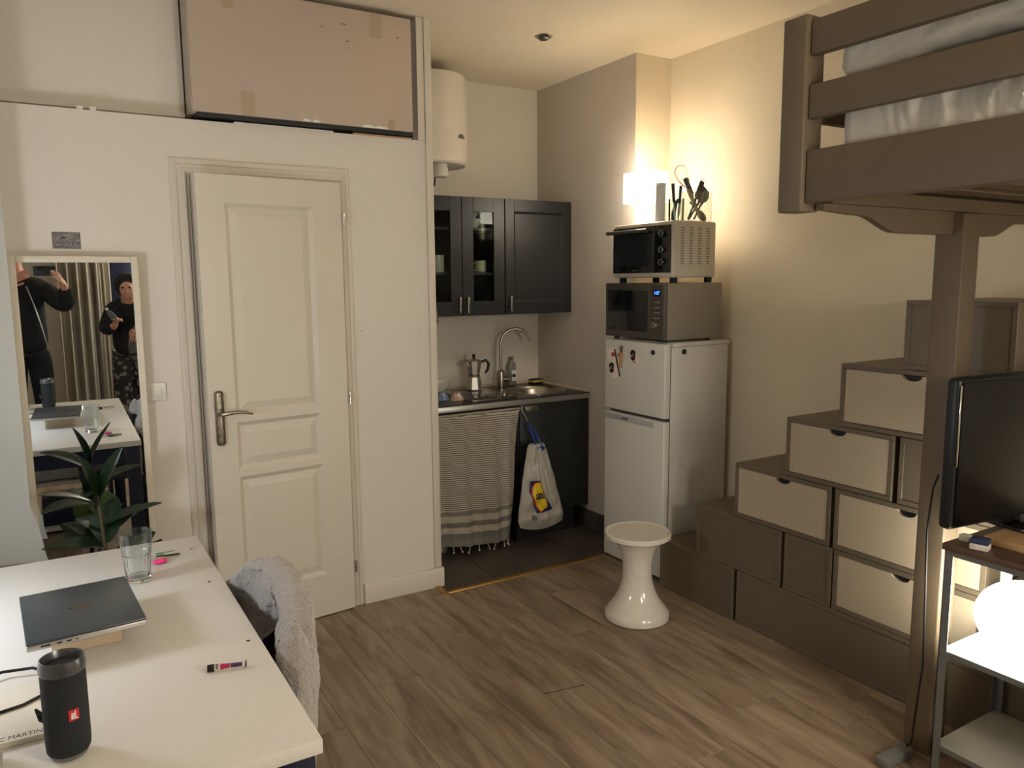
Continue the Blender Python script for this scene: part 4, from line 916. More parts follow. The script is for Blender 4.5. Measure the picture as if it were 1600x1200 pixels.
# shelf unit below, seen in the mirror
su = thing('low_shelf', 'low white shelf standing beneath the desk, seen in the mirror', 'shelf', (-.05, 1.5, 0))
MB().box(-.45, .28, 1.32, 1.62, .30, .32).build('board', whitep, su); MB().box(-.45, .28, 1.32, 1.62, .02, .04).build('board', whitep, su)
for a in (-.46, .27): MB().box(a, a+.018, 1.33, 1.61, 0, .32).build('side', navy, su)
tag(MB().box(-.30, .24, 1.34, 1.60, .3205, .44, bev=.04, seg=4).build('folded_blanket', mat('striped_blanket', (186, 184, 180), .9, bump=.4, bscale=60)), 'folded pale blanket lying on the low shelf beneath the desk', 'blanket')
tag(MB().box(-.1, .2, 1.36, 1.58, .041, .2, bev=.005).build('storage_crate', navy), 'dark storage crate at the bottom of the shelf beneath the desk', 'crate')

# laptop on box
LCX, LCY, LA = .0235, 2.0, math.radians(3.4)
lt = thing('laptop', 'closed silver-grey laptop resting on a pale wooden block', 'laptop', (LCX, LCY, TT+.0545), LA)
# recomputed on its raised plane
MB().box(-.116, .116, -.153, .153, -.002, .011, bev=.0025, seg=3).build('base', alu, lt, local=True)
ldm = mat('dark_space_grey', (84, 92, 100), .3, .7)
ld = MB().box(-.116, .116, -.153, .153, .0113, .0165, bev=.002, seg=3).build('lid', ldm, lt, local=True)
lg = MB()
prof = [(0, -.014), (.004, -.0145), (.008, -.013), (.0115, -.007), (.0105, -.003), (.0085, .0005), (.0085, .004), (.0105, .0075), (.008, .0098), (.004, .0098), (0, .0085), (-.004, .0098), (-.008, .0095), (-.0115, .005), (-.012, 0), (-.0105, -.007), (-.007, -.0125), (-.004, -.0145)]
lg.prism(prof, 'z', .0166, .0168); lg.prism([(0, .0105), (.0005, .0135), (.0045, .0168), (.0042, .013), (.002, .011)], 'z', .0166, .0168)
bmesh.ops.transform(lg.bm, matrix=Matrix.Rotation(PI/2, 4, 'Z') @ Matrix.Diagonal((1.5, 1.5, 1, 1)), verts=lg.bm.verts); lg.build('logo', blackg, ld, smooth=0, local=True)
for (a, w_) in ((-.09, .018), (-.06, .009), (-.042, .009), (-.024, .003)): MB().box(a, a+w_, -.1538, -.1528, .0035, .0065).build('port', blackp, lt, smooth=0, local=True)
tag(MB().box(-.04, .10, 1.918, 2.10, TT+.0005, TT+.052, bev=.002).build('wooden_block', mat('pale_wood', (206, 186, 158), .6, var=.05)), 'pale wooden block underneath the closed laptop', 'block')

# bluetooth speaker
sk_ = thing('speaker', 'tall black mesh cylinder speaker with red badge at the desk front', 'speaker', (-.018, 1.485, TT), math.radians(-12))
ks = .036
MB().lathe([(0, .008), (.030, .008), (.0345, .016), (.0355, .03), (.0355, .160), (.034, .168), (0, .168)], seg=48).build('body', speakm, sk_, local=True)
MB().lathe([(0, 0), (.024, 0), (.0285, .004), (.0325, .0125), (.0315, .0135), (0, .0135)], seg=40).build('bottom_ring', mat('grey_rubber', (112, 112, 108), .5), sk_, local=True)
MB().lathe([(.036, .158), (.037, .166), (.0345, .181), (.0325, .182), (.030, .176), (.0285, .1685), (.036, .158)], seg=48).build('top_ring', mat('grey_metal_ring', (96, 98, 100), .3, .6), sk_, local=True)
MB().lathe([(0, .172), (.02, .1715), (.0285, .1695), (0, .169)], seg=32).build('bass_radiator', blackp, sk_, local=True)
al = math.radians(-60)
def spkM(a, z, r=.0362): return Matrix.Rotation(a, 4, 'Z') @ basis((r, 0, z), (0, 1, 0), (0, 0, 1))
MB().box(-.0085, .0085, -.010, .010, -.001, .0004, bev=.001, M=spkM(al, .088)).build('badge', redm, sk_, local=True)
text('JBL', .011, spkM(al, .088, .0368) @ Matrix.Rotation(PI/2, 4, 'Z'), whitem, sk_, bold=.0003, local=True)
MB().tube([(-.034, .004, .075), (-.046, .006, .088), (-.041, .006, .07), (-.036, .004, .068)], .004, 8).build('lanyard', greyfab, sk_, local=True)

# drinking glass (faceted tumbler)
gl = tag(MB().lathe([(0, 0), (.026, 0), (.0285, .004), (.033, .075), (.0345, .078), (.0385, .14), (.0372, .14), (.0330, .08), (.0305, .075), (.0255, .014), (0, .012)], (.172, 2.305, TT+.0008), seg=9*2, sx=1.1, sy=1.1).build('drinking_glass', thing_glass, smooth=12), 'clear faceted drinking glass standing behind the laptop', 'glass')
# keys
ky = thing('key_bunch', 'bunch of keys with pink tag lying beyond the drinking glass', 'keys', (.255, 2.46, TT))
MB().tube([(.226+.014*math.cos(a), 2.47+.014*math.sin(a), TT+.003) for a in [2*PI*k/20 for k in range(20)]], .001, 6, close=True).build('ring', chrome, ky)
def key(p0, ang, L_, m, wd=.009, t=.003, z=.002, name='key'):
    R = Matrix.Translation((p0[0], p0[1], TT+z)) @ Matrix.Rotation(ang, 4, 'Z')
    q = MB(); q.box(0, L_*.35, -wd, wd, 0, t, bev=t*.45, M=R); q.box(L_*.33, L_, -wd*.42, wd*.42, t*.2, t*.8, M=R)
    return q.build(name, m, ky)
key((.236, 2.478), .1, .055, mat('green_key', (60, 132, 92), .4), .004, .003, .008)
key((.236, 2.462), -.05, .064, blackp, .011, .006, .002)
key((.236, 2.45), -.28, .055, mat('brass_key', (196, 184, 140), .3, .7), .007, .003, .005)
MB().sphere((.24, 2.415, TT+.007), .018, 1.15, .8, .36).build('pink_tag', mat('hot_pink', (232, 60, 130), .3), ky)
# lip balm tube
tb = thing('cream_tube', 'small white tube with pink print and black cap lying on the desk', 'tube', (.28, 1.65, TT), math.atan2(-.020, .075))
MB().cyl((-.040, 0, .0082), (-.026, 0, .0082), .0078, seg=24).build('cap', blackp, tb, local=True)
def tubef(u, v):
    x = -.0258+.062*u; a = 2*PI*v; ry = .0068*(1-u)+.0088*u; rz = .0068*(1-u)+.0012*u
    return (x, ry*math.cos(a), .0082 + rz*math.sin(a)-(.0)*u)
MB().grid(tubef, 16, 24).build('body', whitep, tb, local=True, smooth=60)
MB().box(.0362, .0385, -.0095, .0095, .0045, .012, bev=.0005).build('crimp', blackp, tb, local=True)
def tpatch(u0, u1, v0, v1, m, name, off=.0003):
    q = MB()
    def f(u, v):
        p = tubef(u0+(u1-u0)*u, v0+(v1-v0)*v); return (p[0], p[1]*(1+.04), .0082+(p[2]-.0082)*1.05+off)
    q.grid(f, 6, 8); q.build(name, m, tb, local=True, smooth=60)
tpatch(.19, .50, .02, .60, mat('magenta_print', (176, 40, 86), .4, var=.35, vscale=300), 'pink_print'); tpatch(.52, .90, .03, .55, mat('dark_flower_print', (70, 48, 84), .4, var=.7, vscale=260), 'flower_print'); tpatch(.04, .13, .1, .52, mat('grey_text_print', (128, 120, 112), .5, var=.3, vscale=600), 'grey_print')
# book and cable
bk = thing('book', 'thin white book lying at the near left of the desk', 'book', (-.11, 1.65, TT), -.04)
MB().box(-.11, .10, -.085, .145, .0005, .011, bev=.0008).build('cover', mat('white_cover', (232, 226, 212), .35), bk, local=True)
text('C MARTINES', .0185, Matrix.Translation((.028, -.072, .0113)), mat('dark_grey_ink', (70, 66, 62), .5), bk, ext=.0001, local=True, sx=.8)
dkc = tag(MB().tube([(-.19, 1.84, TT+.013), (-.13, 1.865, TT+.013), (-.075, 1.85, TT+.014), (-.03, 1.79, TT+.014), (-.035, 1.73, TT+.0135), (-.09, 1.69, TT+.0135), (-.16, 1.675, TT+.0135)], .0032, 10).build('black_cable', blackp), 'black cable curving across the desk behind the speaker', 'cable')
hp_ = thing('headphones', 'dark fuzzy padded headphones at the bottom left corner of the desk', 'headphones', (-.155, 1.47, TT))
MB().sphere((-.145, 1.535, TT+.05), .034, .75, 1.0, 1.3).build('ear_pad', greyfab, hp_)
MB().box(-.25, -.118, 1.36, 1.53, TT+.001, TT+.016, bev=.003).build('case', alu, hp_)

# ================================================================ CHAIR WITH FLEECE
ch = thing('desk_chair', 'chair pushed against the desk with its back covered by fleece', 'chair', (.30, 1.93, 0))
path = [(.412, 2.25), (.445, 2.14), (.472, 2.02), (.482, 1.90), (.468, 1.80), (.446, 1.72), (.424, 1.665)]
top = [.72, .80, .835, .835, .815, .765, .68]
def interp(arr, t):
    k = t*(len(arr)-1); i = min(int(k), len(arr)-2); f = k-i; f = f*f*(3-2*f)*.5+f*.5
    a, b_ = arr[i], arr[i+1]
    return a*(1-f)+b_*f if not isinstance(a, tuple) else tuple(p*(1-f)+q_*f for p, q_ in zip(a, b_))
def backr(off, drop):
    def fn(u, v):
        p = interp(path, u); z = .46+(interp(top, u)-drop-.46)*v; return (p[0]+off, p[1], z)
    return fn
MB().grid(backr(0.0, .03), 24, 12, .02).build('backrest', greyfab, ch, smooth=60)
MB().box(.10, .45, 1.68, 2.16, .43, .48, bev=.02, seg=3).build('seat', greyfab, ch)
for a, b_ in ((.13, 1.72), (.13, 2.12), (.42, 1.72), (.42, 2.12)): MB().cyl((a, b_, 0), (a+(.0), b_, .44), .012, .016, seg=12).build('leg', blackp, ch)
def flc(u, v):
    p = interp(path, u); zt = interp(top, u)
    s_ = (v-.5)*2; a = abs(s_); tap = min(1, u*30+.05, (1-u)*30+.05)**.5
    wid = .036*tap
    if a < .35:
        th = (a/.35)*PI/2; off = wid*math.sin(th); z = zt-.026+.026*math.cos(th)*tap+.008
    else:
        k = (a-.35)/.65; ln = (.15+.10*math.sin(u*5+1)) if s_ < 0 else (.29+.04*math.sin(u*7)); off = wid*(1+.2*math.sin(u*16+k*3)+.25*k*(1-k)); z = zt-.018-ln*k
    sg = -1 if s_ < 0 else 1
    p2 = interp(path, min(1, u+.01)); p1 = interp(path, max(0, u-.01)); d = Vector((p2[0]-p1[0], p2[1]-p1[1], 0)).normalized(); nrm = Vector((-d.y, d.x, 0))
    c = Vector((p[0], p[1], z)) + nrm*off*sg
    rr = .012*noise.noise(c*9)+.005*noise.noise(c*34)+.0045*abs(noise.noise(c*85))
    c += Vector((rr, rr*.3, rr))
    return c
fz = MB(); fz.grid(flc, 220, 180)
for v in fz.bm.verts:
    if v.co.x < TX1+.004 and v.co.z < TT+.03: v.co.x = TX1+.004+.002*noise.noise(v.co*40)
fl_t = thing('fleece_jacket', 'light grey sherpa fleece draped over the back of the desk chair', 'jacket', (.45, 1.95, .45))
fz.build('back', fleece, fl_t, smooth=80)
fs = MB()
def slv(u, v):
    a = 2*PI*v; c = Vector((.436-.008*u, 1.69-.03*u+.010*math.sin(u*5), .805-.27*u)); r = .043*max(0, math.sin(PI*min(1, u*.999+.0005)))**.4*(1+.12*math.sin(u*9))
    q_ = Vector((math.cos(a)*r*.8, math.sin(a)*r, 0)); p = c+q_; n_ = .008*noise.noise(p*12)+.005*noise.noise(p*34)+.004*abs(noise.noise(p*85))
    return p + q_.normalized()*n_
fs.grid(slv, 110, 90)
for v in fs.bm.verts:
    if v.co.x < TX1+.006 and v.co.z < TT+.03: v.co.x = TX1+.006
fs.build('sleeve', fleece, fl_t, smooth=80)

# ================================================================ STOOL
st_ = thing('white_stool', 'glossy white hourglass plastic stool standing on the open floor', 'stool', (2.235, 2.645, 0))
sc_ = (2.28, 2.665, 0)
MB().lathe([(0, .001), (.145, .001), (.150, .004), (.151, .02), (.147, .035), (.128, .058), (.105, .09), (.085, .13), (.072, .175), (.067, .215), (.068, .255), (.076, .3), (.090, .34), (.112, .372), (.128, .387), (0, .387)], sc_, seg=72).build('body', whitegloss, st_, smooth=40)
MB().lathe([(0, .388), (.148, .388), (.153, .393), (.153, .408), (.149, .413), (.142, .413), (.138, .410), (0, .410)], sc_, seg=72).build('seat', whitegloss, st_, smooth=25)
MB().lathe([(.0665, .213), (.0685, .2145), (.0665, .216)], sc_, seg=72).build('joint_ring', whitegloss, st_)
aa = math.radians(-62)
Ms = Matrix.Translation(sc_) @ Matrix.Rotation(math.radians(-20), 4, 'Z') @ Matrix.Translation((.118, 0, .078)) @ Matrix.Rotation(math.radians(43), 4, 'Y')
MB().lathe([(0, .001), (.016, .001), (.016, .002), (0, .002)], M=Ms, seg=24, sx=1.3).build('sticker', mat('brown_sticker', (92, 52, 50), .4), st_)
MB().lathe([(0, .0022), (.012, .0022), (.012, .0026), (0, .0026)], M=Ms, seg=24, sx=1.2).build('sticker_centre', mat('pink_sticker', (190, 160, 152), .4, var=.5, vscale=200), st_)

# ================================================================ TV, SHELF AND GLOBE LAMP
shf = thing('metal_shelf', 'grey metal shelf unit with walnut top at the right edge', 'shelf', (2.40, .85, 0))
sx0, sx1, sy0, sy1 = 2.245, 2.60, .42, 1.235
lev = [.148, .452]
MB().box(sx0-.008, sx1+.006, sy0-.01, sy1+.006, .7645, .7845, bev=.002).build('top_board', woodd, shf)
for k, z in enumerate(lev):
    q = MB().box(sx0+.004, sx1-.004, sy0+.004, sy1-.004, z-.006, z, bev=.001)
    q.build('shelf_board', mat('pale_shelf', (158, 158, 148), .35), shf)
def lbar(x, y, z0, z1, ax, ay):
    q = MB(); q.box(x, x+.025*ax, y, y+.0025*ay, z0, z1); q.box(x, x+.0025*ax, y, y+.025*ay, z0, z1); return q
zinc = mat('zinc_angle_bar', (128, 132, 134), .4, .6)
for (a, b_, c, d) in ((sx0, sy1, 1, -1), (sx0, sy0, 1, 1), (sx1, sy1, -1, -1), (sx1, sy0, -1, 1)): 
    g_ = lbar(a, b_, 0, .764, c, d).build('leg', zinc, shf, smooth=0)
for z in (.757, lev[1]-.008, lev[0]-.008):
    for a in (sx0+.003, sx1-.0055): MB().box(a, a+.0025, sy0+.003, sy1-.003, z-.018+.008, z+.006).build('side_bar', zinc, shf, smooth=0)
    for b_ in (sy0+.003, sy1-.0055): MB().box(sx0+.006, sx1-.006, b_, b_+.0025, z-.018+.008, z+.006).build('side_bar', zinc, shf, smooth=0)
for z in (.70, .44, .14): MB().cyl((sx0-.002, sy1-.012, z), (sx0+.0, sy1-.012, z), .0035, seg=12).build('bolt', chrome, shf)
gp = (2.385, 1.07, .4525)
gb = thing('globe_lamp', 'round glowing white globe lamp on the middle shelf', 'lamp', gp)
MB().lathe([(0, 0), (.06, 0), (.062, .006), (.055, .02), (.045, .024), (0, .024)], gp, seg=40).build('base', mat('cream_base', (222, 220, 190), .4), gb)
MB().sphere((gp[0], gp[1], gp[2]+.122), .122, 1.04, 1.04, .88, u=48, v=24).build('globe', globem, gb)
tag(MB().tube([(2.50, .72, .1505), (2.40, .80, .152), (2.33, .92, .152), (2.36, 1.0, .152), (2.45, .96, .152), (2.42, .86, .16), (2.36, .80, .175)], .003, 8).build('coiled_cable', blackp), 'dark cable coiled on the lowest shelf board', 'cable')
tag(MB().box(2.30, 2.335, .83, .87, .1505, .21, bev=.004).build('plug_adapter', whitep), 'white plug adapter standing on the lowest shelf board', 'adapter')
# riser, eraser, small box
rs = thing('monitor_riser', 'light wooden board raising the television on the shelf top', 'riser', (2.46, .9, .785))
MB().box(2.335, 2.60, .44, 1.175, .785, .808, bev=.002).build('board', woodl, rs)
er = thing('eraser', 'small eraser, dark blue above and white below, on the shelf edge', 'eraser', (2.272, 1.15, .785), .25)
MB().box(-.02, .02, -.024, .024, .0003, .018, bev=.003).build('white_half', mat('chalk_white', (214, 208, 200), .8, bump=.3, bscale=90), er, local=True); MB().box(-.02, .02, -.024, .024, .0182, .034, bev=.003).build('blue_half', mat('chalk_blue', (46, 58, 84), .8), er, local=True)
tag(MB().box(2.30, 2.325, 1.20, 1.228, .7850, .803, bev=.001).build('paper_note', mat('pale_paper', (206, 200, 180), .6)), 'small folded pale paper standing on the back corner of the shelf', 'paper')
# television: panel faces the camera side, running roughly along x
tva = math.radians(6.5)
tv = thing('television', 'flat black glossy television on the wooden riser at the right', 'television', (2.205, 1.232, .8085), -tva)
TVW = .74; tz0, tz1 = .028, .474
q = MB(); q.box(0, TVW, -.030, .012, tz0, tz1, bev=.014, seg=4); q.build('back_shell', mat('tv_shell', (26, 30, 32), .35), tv, local=True)
MB().box(.012, TVW-.012, -.036, -.0305, tz0+.012, tz1-.012, bev=.003).build('screen', mat('tv_screen', (14, 16, 16), .22, spec=.3), tv, local=True)
MB().box(.004, .009, -.0345, -.031, tz0+.19, tz1-.02, bev=.001).build('chrome_edge', chrome, tv, local=True)
MB().box(.25, .50, -.10, .06, .0008, .012, bev=.003).build('stand_base', blackg, tv, local=True); MB().box(.34, .40, -.02, .01, .012, tz0+.01).build('stand_neck', blackg, tv, local=True)
tag(MB().tube([(2.30, 1.30, .97), (2.285, 1.306, .93), (2.275, 1.31, .80), (2.290, 1.31, .55), (2.300, 1.31, .35), (2.315, 1.33, .2), (2.325, 1.345, .06), (2.33, 1.36, .04), (2.333, 1.365, .0325)], .0032, 10).build('power_cable', blackp), 'black power cable running down in front of the bed post', 'cable')
tag(MB().box(2.20, 2.345, 1.345, 1.39, .001, .032, bev=.005).build('power_strip', mat('grey_strip', (120, 122, 120), .5)), 'grey power strip on the floor at the foot of the bed post', 'power strip')

# ================================================================ PLANT
def leaf(base, d, L_, w, m, par, droop=.3, k=0):
    base = Vector(base); d = Vector(d).normalized(); side = d.cross(Vector((0, 0, 1))).normalized(); upn = side.cross(d)
    def fn(u, v):
        wv = w*math.sin(PI*min(1, u*.93+.04))**.75; s_ = (v*2-1)
        p = base + d*L_*u + side*wv*s_ + upn*(-droop*L_*u*u + .25*wv*abs(s_))
        return p
    return MB().grid(fn, 14, 6, .0008).build('leaf', m, par, smooth=60)
pt_ = thing('rubber_plant', 'rubber plant with large dark leaves between the desk and mirror', 'plant', (.13, 3.13, 0))
MB().lathe([(0, 0), (.10, 0), (.13, .22), (.12, .22), (.11, .2), (0, .2)], (.13, 3.13, .001), seg=32).build('pot', terra, pt_)
MB().tube([(.13, 3.13, .2), (.14, 3.15, .5), (.12, 3.14, .80)], [.009, .008, .005], 8).build('stem', stemm, pt_)
rnd = random.Random(5)
LV = [((.12, 3.14, .78), (.55, .2, 1.2), .2, .035, leafm, .05), ((.12, 3.14, .78), (-.3, .1, 1.2), .17, .04, leafm, .05), ((.12, 3.14, .76), (-.7, -.2, .5), .19, .045, leafm, .2), ((.13, 3.14, .68), (.8, -.1, .35), .2, .04, leafm, .1), ((.13, 3.14, .66), (-.2, .7, .3), .18, .045, leafm, .3),
      ((.13, 3.14, .60), (-.8, .3, .2), .2, .05, leafm, .2), ((.14, 3.14, .55), (.3, -.6, .2), .17, .05, leafm, .5), ((.14, 3.14, .5), (.7, .5, .5), .22, .045, leafm, .1), ((.14, 3.15, .48), (0, -.5, .9), .2, .07, leafl, .4), ((.14, 3.15, .42), (.9, .2, .75), .24, .045, leafm, .0), ((.14, 3.15, .42), (-.6, .4, .5), .2, .05, leafm, .2), ((.14, 3.15, .4), (-.5, -.5, .6), .2, .055, leafm, .3), ((.135, 3.14, .62), (.1, .1, 1), .15, .05, leafm, .3)]
for (b0, d0, L_, w_, m_, dr_) in LV: leaf(b0, d0, L_*1.05, w_*1.35, m_, pt_, dr_)

# ================================================================ WHAT THE MIRROR SHOWS behind the camera
def curt(u, v): return (.10+.42*u + .0*v, -.95+.035*math.sin(u*34+.6*math.sin(v*2))+.015*math.sin(u*71), .02+2.6*v)
tag(MB().grid(curt, 120, 20, .002).build('window_curtain', curtainm, smooth=80), 'cream curtain in deep folds behind the photographer, seen in the mirror', 'curtain')
tag(MB().box(.50, .70, -1.29, -.98, 0.001, 2.5, bev=.003).build('dark_wardrobe', navy), 'narrow dark navy wardrobe beside the cream curtain, seen in mirror', 'wardrobe')

def skin(name, verts, edges, radii, m, parent, sub=2, root=0):
    me = bpy.data.meshes.new(name); me.from_pydata([Vector(v) for v in verts], edges, [])
    o = bpy.data.objects.new(name, me); COL.objects.link(o)
    mod = o.modifiers.new('s', 'SKIN'); mod.use_smooth_shade = True; mod.branch_smoothing = .4
    for i, r in enumerate(radii):
        r = r if isinstance(r, tuple) else (r, r); me.skin_vertices[0].data[i].radius = r
        me.skin_vertices[0].data[i].use_root = (i == root)
    ss = o.modifiers.new('u', 'SUBSURF'); ss.levels = sub; ss.render_levels = sub
    dg = bpy.context.evaluated_depsgraph_get(); m2 = bpy.data.meshes.new_from_object(o.evaluated_get(dg))
    bpy.data.objects.remove(o); m2.materials.clear(); m2.materials.append(m)
    for p in m2.polygons: p.use_smooth = True; p.material_index = 0
    m2.transform(wm(parent).inverted())
    ob = bpy.data.objects.new(name, m2); COL.objects.link(ob); ob.parent = parent; return ob
def chain(V, E, R, start, pts, rs):
    prev = start
    for p, r in zip(pts, rs):
        V.append(p); R.append(r); i = len(V)-1; E.append((prev, i)); prev = i
    return prev
def hand(V, E, R, wrist_i, wrist, fdir, spread, curl, s=1):
    """palm plus five bent fingers of unequal length grown from the wrist joint"""
    w = Vector(wrist); f = Vector(fdir).normalized(); sp_ = Vector(spread).normalized(); c = Vector(curl).normalized()
    pm_ = w+f*.045; V.append(pm_); R.append((.018*s, .022*s)); pi = len(V)-1; E.append((wrist_i, pi))
    for k, (o_, ln) in enumerate(((-.027, .062), (-.009, .07), (.009, .066), (.026, .052))):
        b_ = w+f*.075+sp_*o_
        chain(V, E, R, pi, [b_, b_+f*ln*.45+c*.006, b_+f*ln*.75+c*.024, b_+f*ln*.8+c*.042], [.0088*s, .008*s, .0072*s, .006*s])
    b_ = w+f*.02-sp_*.03+c*.008
    chain(V, E, R, pi, [b_, b_+f*.02-sp_*.012+c*.02, b_+f*.038-sp_*.004+c*.04], [.011*s, .0095*s, .0075*s])
# --- photographer
p1 = thing('person', 'person in black jacket and dark trousers holding up a phone, seen in the mirror', 'person', (-.15, -.40, 0))
V, E, R = [(-.15, -.40, .95)], [], [(.085, .065)]
s_ = chain(V, E, R, 0, [(-.15, -.41, 1.12), (-.15, -.40, 1.30), (-.16, -.38, 1.46), (-.18, -.35, 1.55)], [(.115, .08), (.14, .09), (.07, .06), (.052, .05)])
hd1 = chain(V, E, R, s_, [(-.19, -.33, 1.64), (-.195, -.32, 1.72), (-.20, -.33, 1.79)], [(.068, .075), (.078, .09), (.05, .06)])
ch_i = 3
la = chain(V, E, R, ch_i, [(-.32, -.38, 1.42), (-.36, -.22, 1.24), (-.20, -.085, 1.46)], [.052, .042, .028]); lw = V[la]
ra = chain(V, E, R, ch_i, [(-.0, -.36, 1.41), (.15, -.20, 1.25), (.145, -.085, 1.44)], [.052, .042, .028]); rw = V[ra]
hand(V, E, R, la, lw, (.45, .35, .35), (0, -.15, .9), (.75, .4, 0)); hand(V, E, R, ra, rw, (-.3, .45, .5), (0, -.15, .9), (-.75, .4, .1))
for sx in (-1, 1): chain(V, E, R, 0, [(-.15+.09*sx, -.40, .86), (-.15+.10*sx, -.39, .50), (-.15+.10*sx, -.41, .10), (-.15+.10*sx, -.33, .04)], [(.06, .06), .05, .04, .035])
skin('body', V, E, R, skinm, p1)
V, E, R = [(-.15, -.40, .84)], [], [(.175, .125)]
s_ = chain(V, E, R, 0, [(-.15, -.41, 1.04), (-.15, -.40, 1.27), (-.155, -.385, 1.41), (-.165, -.37, 1.50)], [(.175, .115), (.185, .12), (.13, .10), (.085, .08)])
chain(V, E, R, 3, [(-.33, -.38, 1.41), (-.37, -.22, 1.24), (-.215, -.10, 1.44)], [.085, .078, .05]); chain(V, E, R, 3, [(.01, -.36, 1.39), (.15, -.21, 1.26), (.15, -.095, 1.42)], [.085, .08, .05])
skin('jacket', V, E, R, jackm, p1)
MB().tube([(-.11, -.285, 1.42), (-.07, -.275, 1.28), (-.035, -.272, 1.12), (0.0, -.285, .94)], .004, 6).build('zip', alu, p1)
V, E, R = [(-.15, -.40, 1.0)], [], [(.13, .10)]
for sx in (-1, 1): chain(V, E, R, 0, [(-.15+.085*sx, -.40, .84), (-.15+.10*sx, -.39, .50), (-.15+.10*sx, -.41, .12)], [(.10, .10), .082, .07])
skin('trousers', V, E, R, jeansm, p1)
for sx in (-1, 1): MB().sphere((-.15+.10*sx, -.35, .045), .05, .9, 2.4, .85).build('shoe', blackp, p1)
MB().sphere((-.198, -.345, 1.775), .098, .92, 1.08, .95).build('hair', hairm, p1)
fce = MB(); 
for sx in (-1, 1): fce.sphere((-.19+.03*sx, -.237, 1.72), .010)
fce.build('eyes', blackm, p1); MB().sphere((-.19, -.228, 1.685), .014, .8, 1, 1.6).build('nose', skinm, p1); MB().sphere((-.19, -.236, 1.645), .02, 1.2, .4, .35).build('mouth', mat('lips', (160, 90, 84), .5), p1)
ph = thing('phone', 'black phone held up sideways by the photographer, seen in mirror', 'phone', (.025, -.02, 1.54))
MB().box(-.052, .098, -.022, -.012, 1.508, 1.582, bev=.004, seg=3).build('body', blackp, ph)
MB().cyl((-.005, -.012, 1.57), (-.005, -.0095, 1.57), .007, seg=20).cyl((-.022, -.012, 1.556), (-.022, -.0095, 1.556), .007, seg=20).build('lens', blackg, ph)
# --- second person
p2 = thing('person', 'person in dark hooded coat and leopard skirt leaning beside the wardrobe, seen in mirror', 'person', (.62, -.55, 0))
V, E, R = [(.62, -.55, .86)], [], [(.08, .065)]
chain(V, E, R, 0, [(.62, -.53, 1.0), (.615, -.47, 1.14), (.61, -.41, 1.25), (.605, -.37, 1.31)], [(.085, .065), (.11, .075), (.06, .055), (.045, .045)])
chain(V, E, R, 4, [(.60, -.32, 1.36), (.60, -.29, 1.41), (.60, -.29, 1.46)], [(.062, .07), (.07, .08), (.045, .055)])
a_ = chain(V, E, R, 3, [(.49, -.42, 1.21), (.43, -.34, 1.04), (.485, -.22, 1.10)], [.045, .037, .025]); b2 = chain(V, E, R, 3, [(.74, -.42, 1.21), (.76, -.32, 1.03), (.64, -.22, 1.08)], [.045, .037, .025])
hand(V, E, R, a_, V[a_], (.1, .5, .4), (.9, 0, 0), (0, .3, -.8), .95); hand(V, E, R, b2, V[b2], (-.2, .4, -.6), (.9, 0, 0), (0, -.6, -.5), .95)
for sx in (-1, 1): chain(V, E, R, 0, [(.62+.08*sx, -.55, .80), (.62+.09*sx, -.52, .47), (.62+.09*sx, -.56, .10), (.62+.09*sx, -.48, .04)], [(.085, .08), .055, .04, .033])
skin('body', V, E, R, skinm, p2)
V, E, R = [(.62, -.55, .78)], [], [(.16, .13)]
chain(V, E, R, 0, [(.62, -.53, 1.0), (.615, -.47, 1.13), (.61, -.42, 1.24), (.605, -.37, 1.33)], [(.155, .12), (.165, .12), (.13, .10), (.08, .08)])
chain(V, E, R, 3, [(.48, -.42, 1.20), (.42, -.34, 1.05), (.475, -.24, 1.09)], [.075, .065, .045]); chain(V, E, R, 3, [(.75, -.42, 1.20), (.77, -.32, 1.04), (.66, -.24, 1.075)], [.075, .065, .045])
skin('coat', V, E, R, jackm, p2)
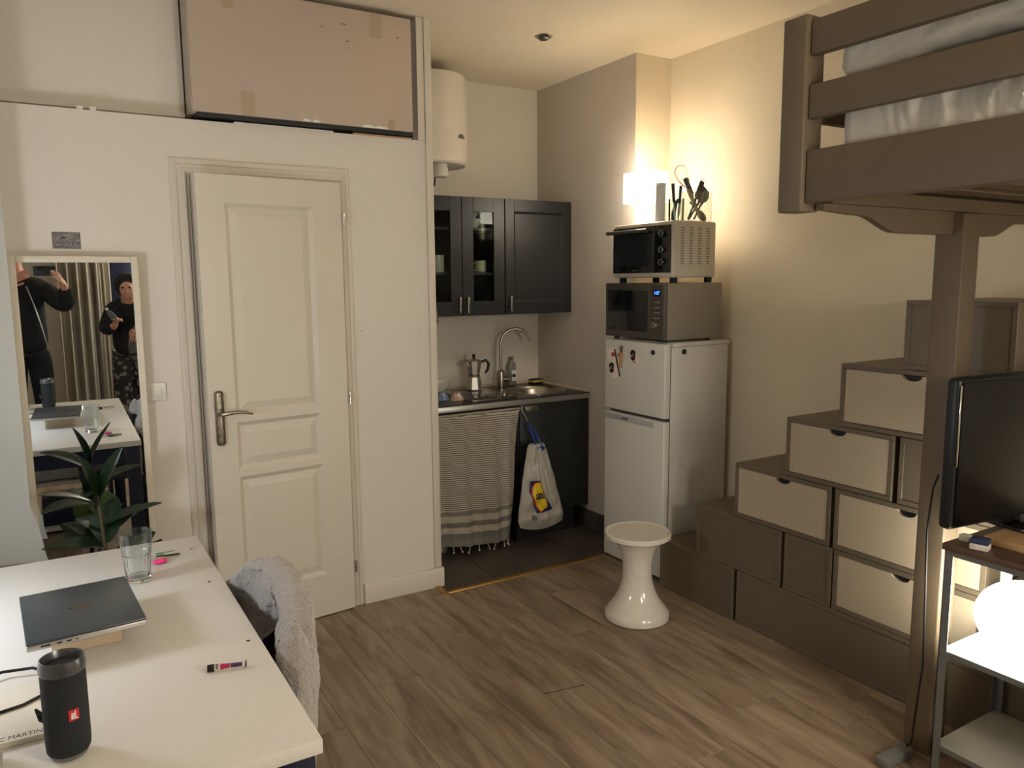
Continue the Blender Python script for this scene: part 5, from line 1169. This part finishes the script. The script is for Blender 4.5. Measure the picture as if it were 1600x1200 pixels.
q = MB(); q.sphere((.60, -.325, 1.425), .1, .95, 1.1, 1.05)
for v in list(q.bm.verts):
    if v.co.y > -.262: v.co.y = -.262-.002
q.build('hood', mat('hood_dark', (40, 38, 38), .9), p2)
q = MB()
for sx in (-1, 1): q.sphere((.585+.026*sx, -.218, 1.405), .009)
q.build('eyes', blackm, p2); MB().sphere((.585, -.212, 1.375), .012, .8, 1, 1.5).build('nose', skinm, p2); MB().sphere((.585, -.232, 1.345), .017, 1.2, .4, .35).build('mouth', MATS['lips'], p2)
MB().sphere((.59, -.25, 1.385), .058, .9, .6, 1.15).build('face', skinm, p2)
V, E, R = [(.62, -.55, .92)], [], [(.13, .11)]
for sx in (-1, 1): chain(V, E, R, 0, [(.62+.07*sx, -.55, .78), (.62+.09*sx, -.52, .47), (.62+.09*sx, -.55, .16)], [(.10, .10), .085, .08])
skin('leopard_trousers', V, E, R, leom, p2)
for sx in (-1, 1): MB().sphere((.62+.09*sx, -.50, .04), .045, .9, 2.3, .85).build('shoe', blackp, p2)
wb = thing('water_bottle', 'small clear plastic bottle in the hand of the hooded person', 'bottle', (.475, -.12, 1.15))
MB().lathe([(0, 0), (.022, 0), (.024, .01), (.024, .09), (.01, .115), (.01, .125), (0, .125)], (0, 0, 0), seg=20, M=Matrix.Translation((.50, -.13, 1.13)) @ Matrix.Rotation(-.6, 4, 'Y')).build('bottle', clearp, wb)
MB().lathe([(0, .126), (.012, .126), (.012, .14), (0, .14)], (0, 0, 0), seg=16, M=Matrix.Translation((.50, -.13, 1.13)) @ Matrix.Rotation(-.6, 4, 'Y')).build('cap', whitep, wb)
ln_ = thing('glass_lantern', 'small clear glass lantern hanging from the hooded person hand', 'lantern', (.60, -.13, .85))
MB().lathe([(0, 0), (.035, 0), (.038, .09), (.03, .1), (.028, .1), (.034, .01), (0, .008)], (.60, -.13, .87), seg=4).build('glass', jarg, ln_, smooth=0)
MB().tube([(.57, -.13, .965), (.595, -.14, 1.05), (.605, -.14, 1.05), (.63, -.13, .965)], .002, 6).build('handle', steel, ln_)
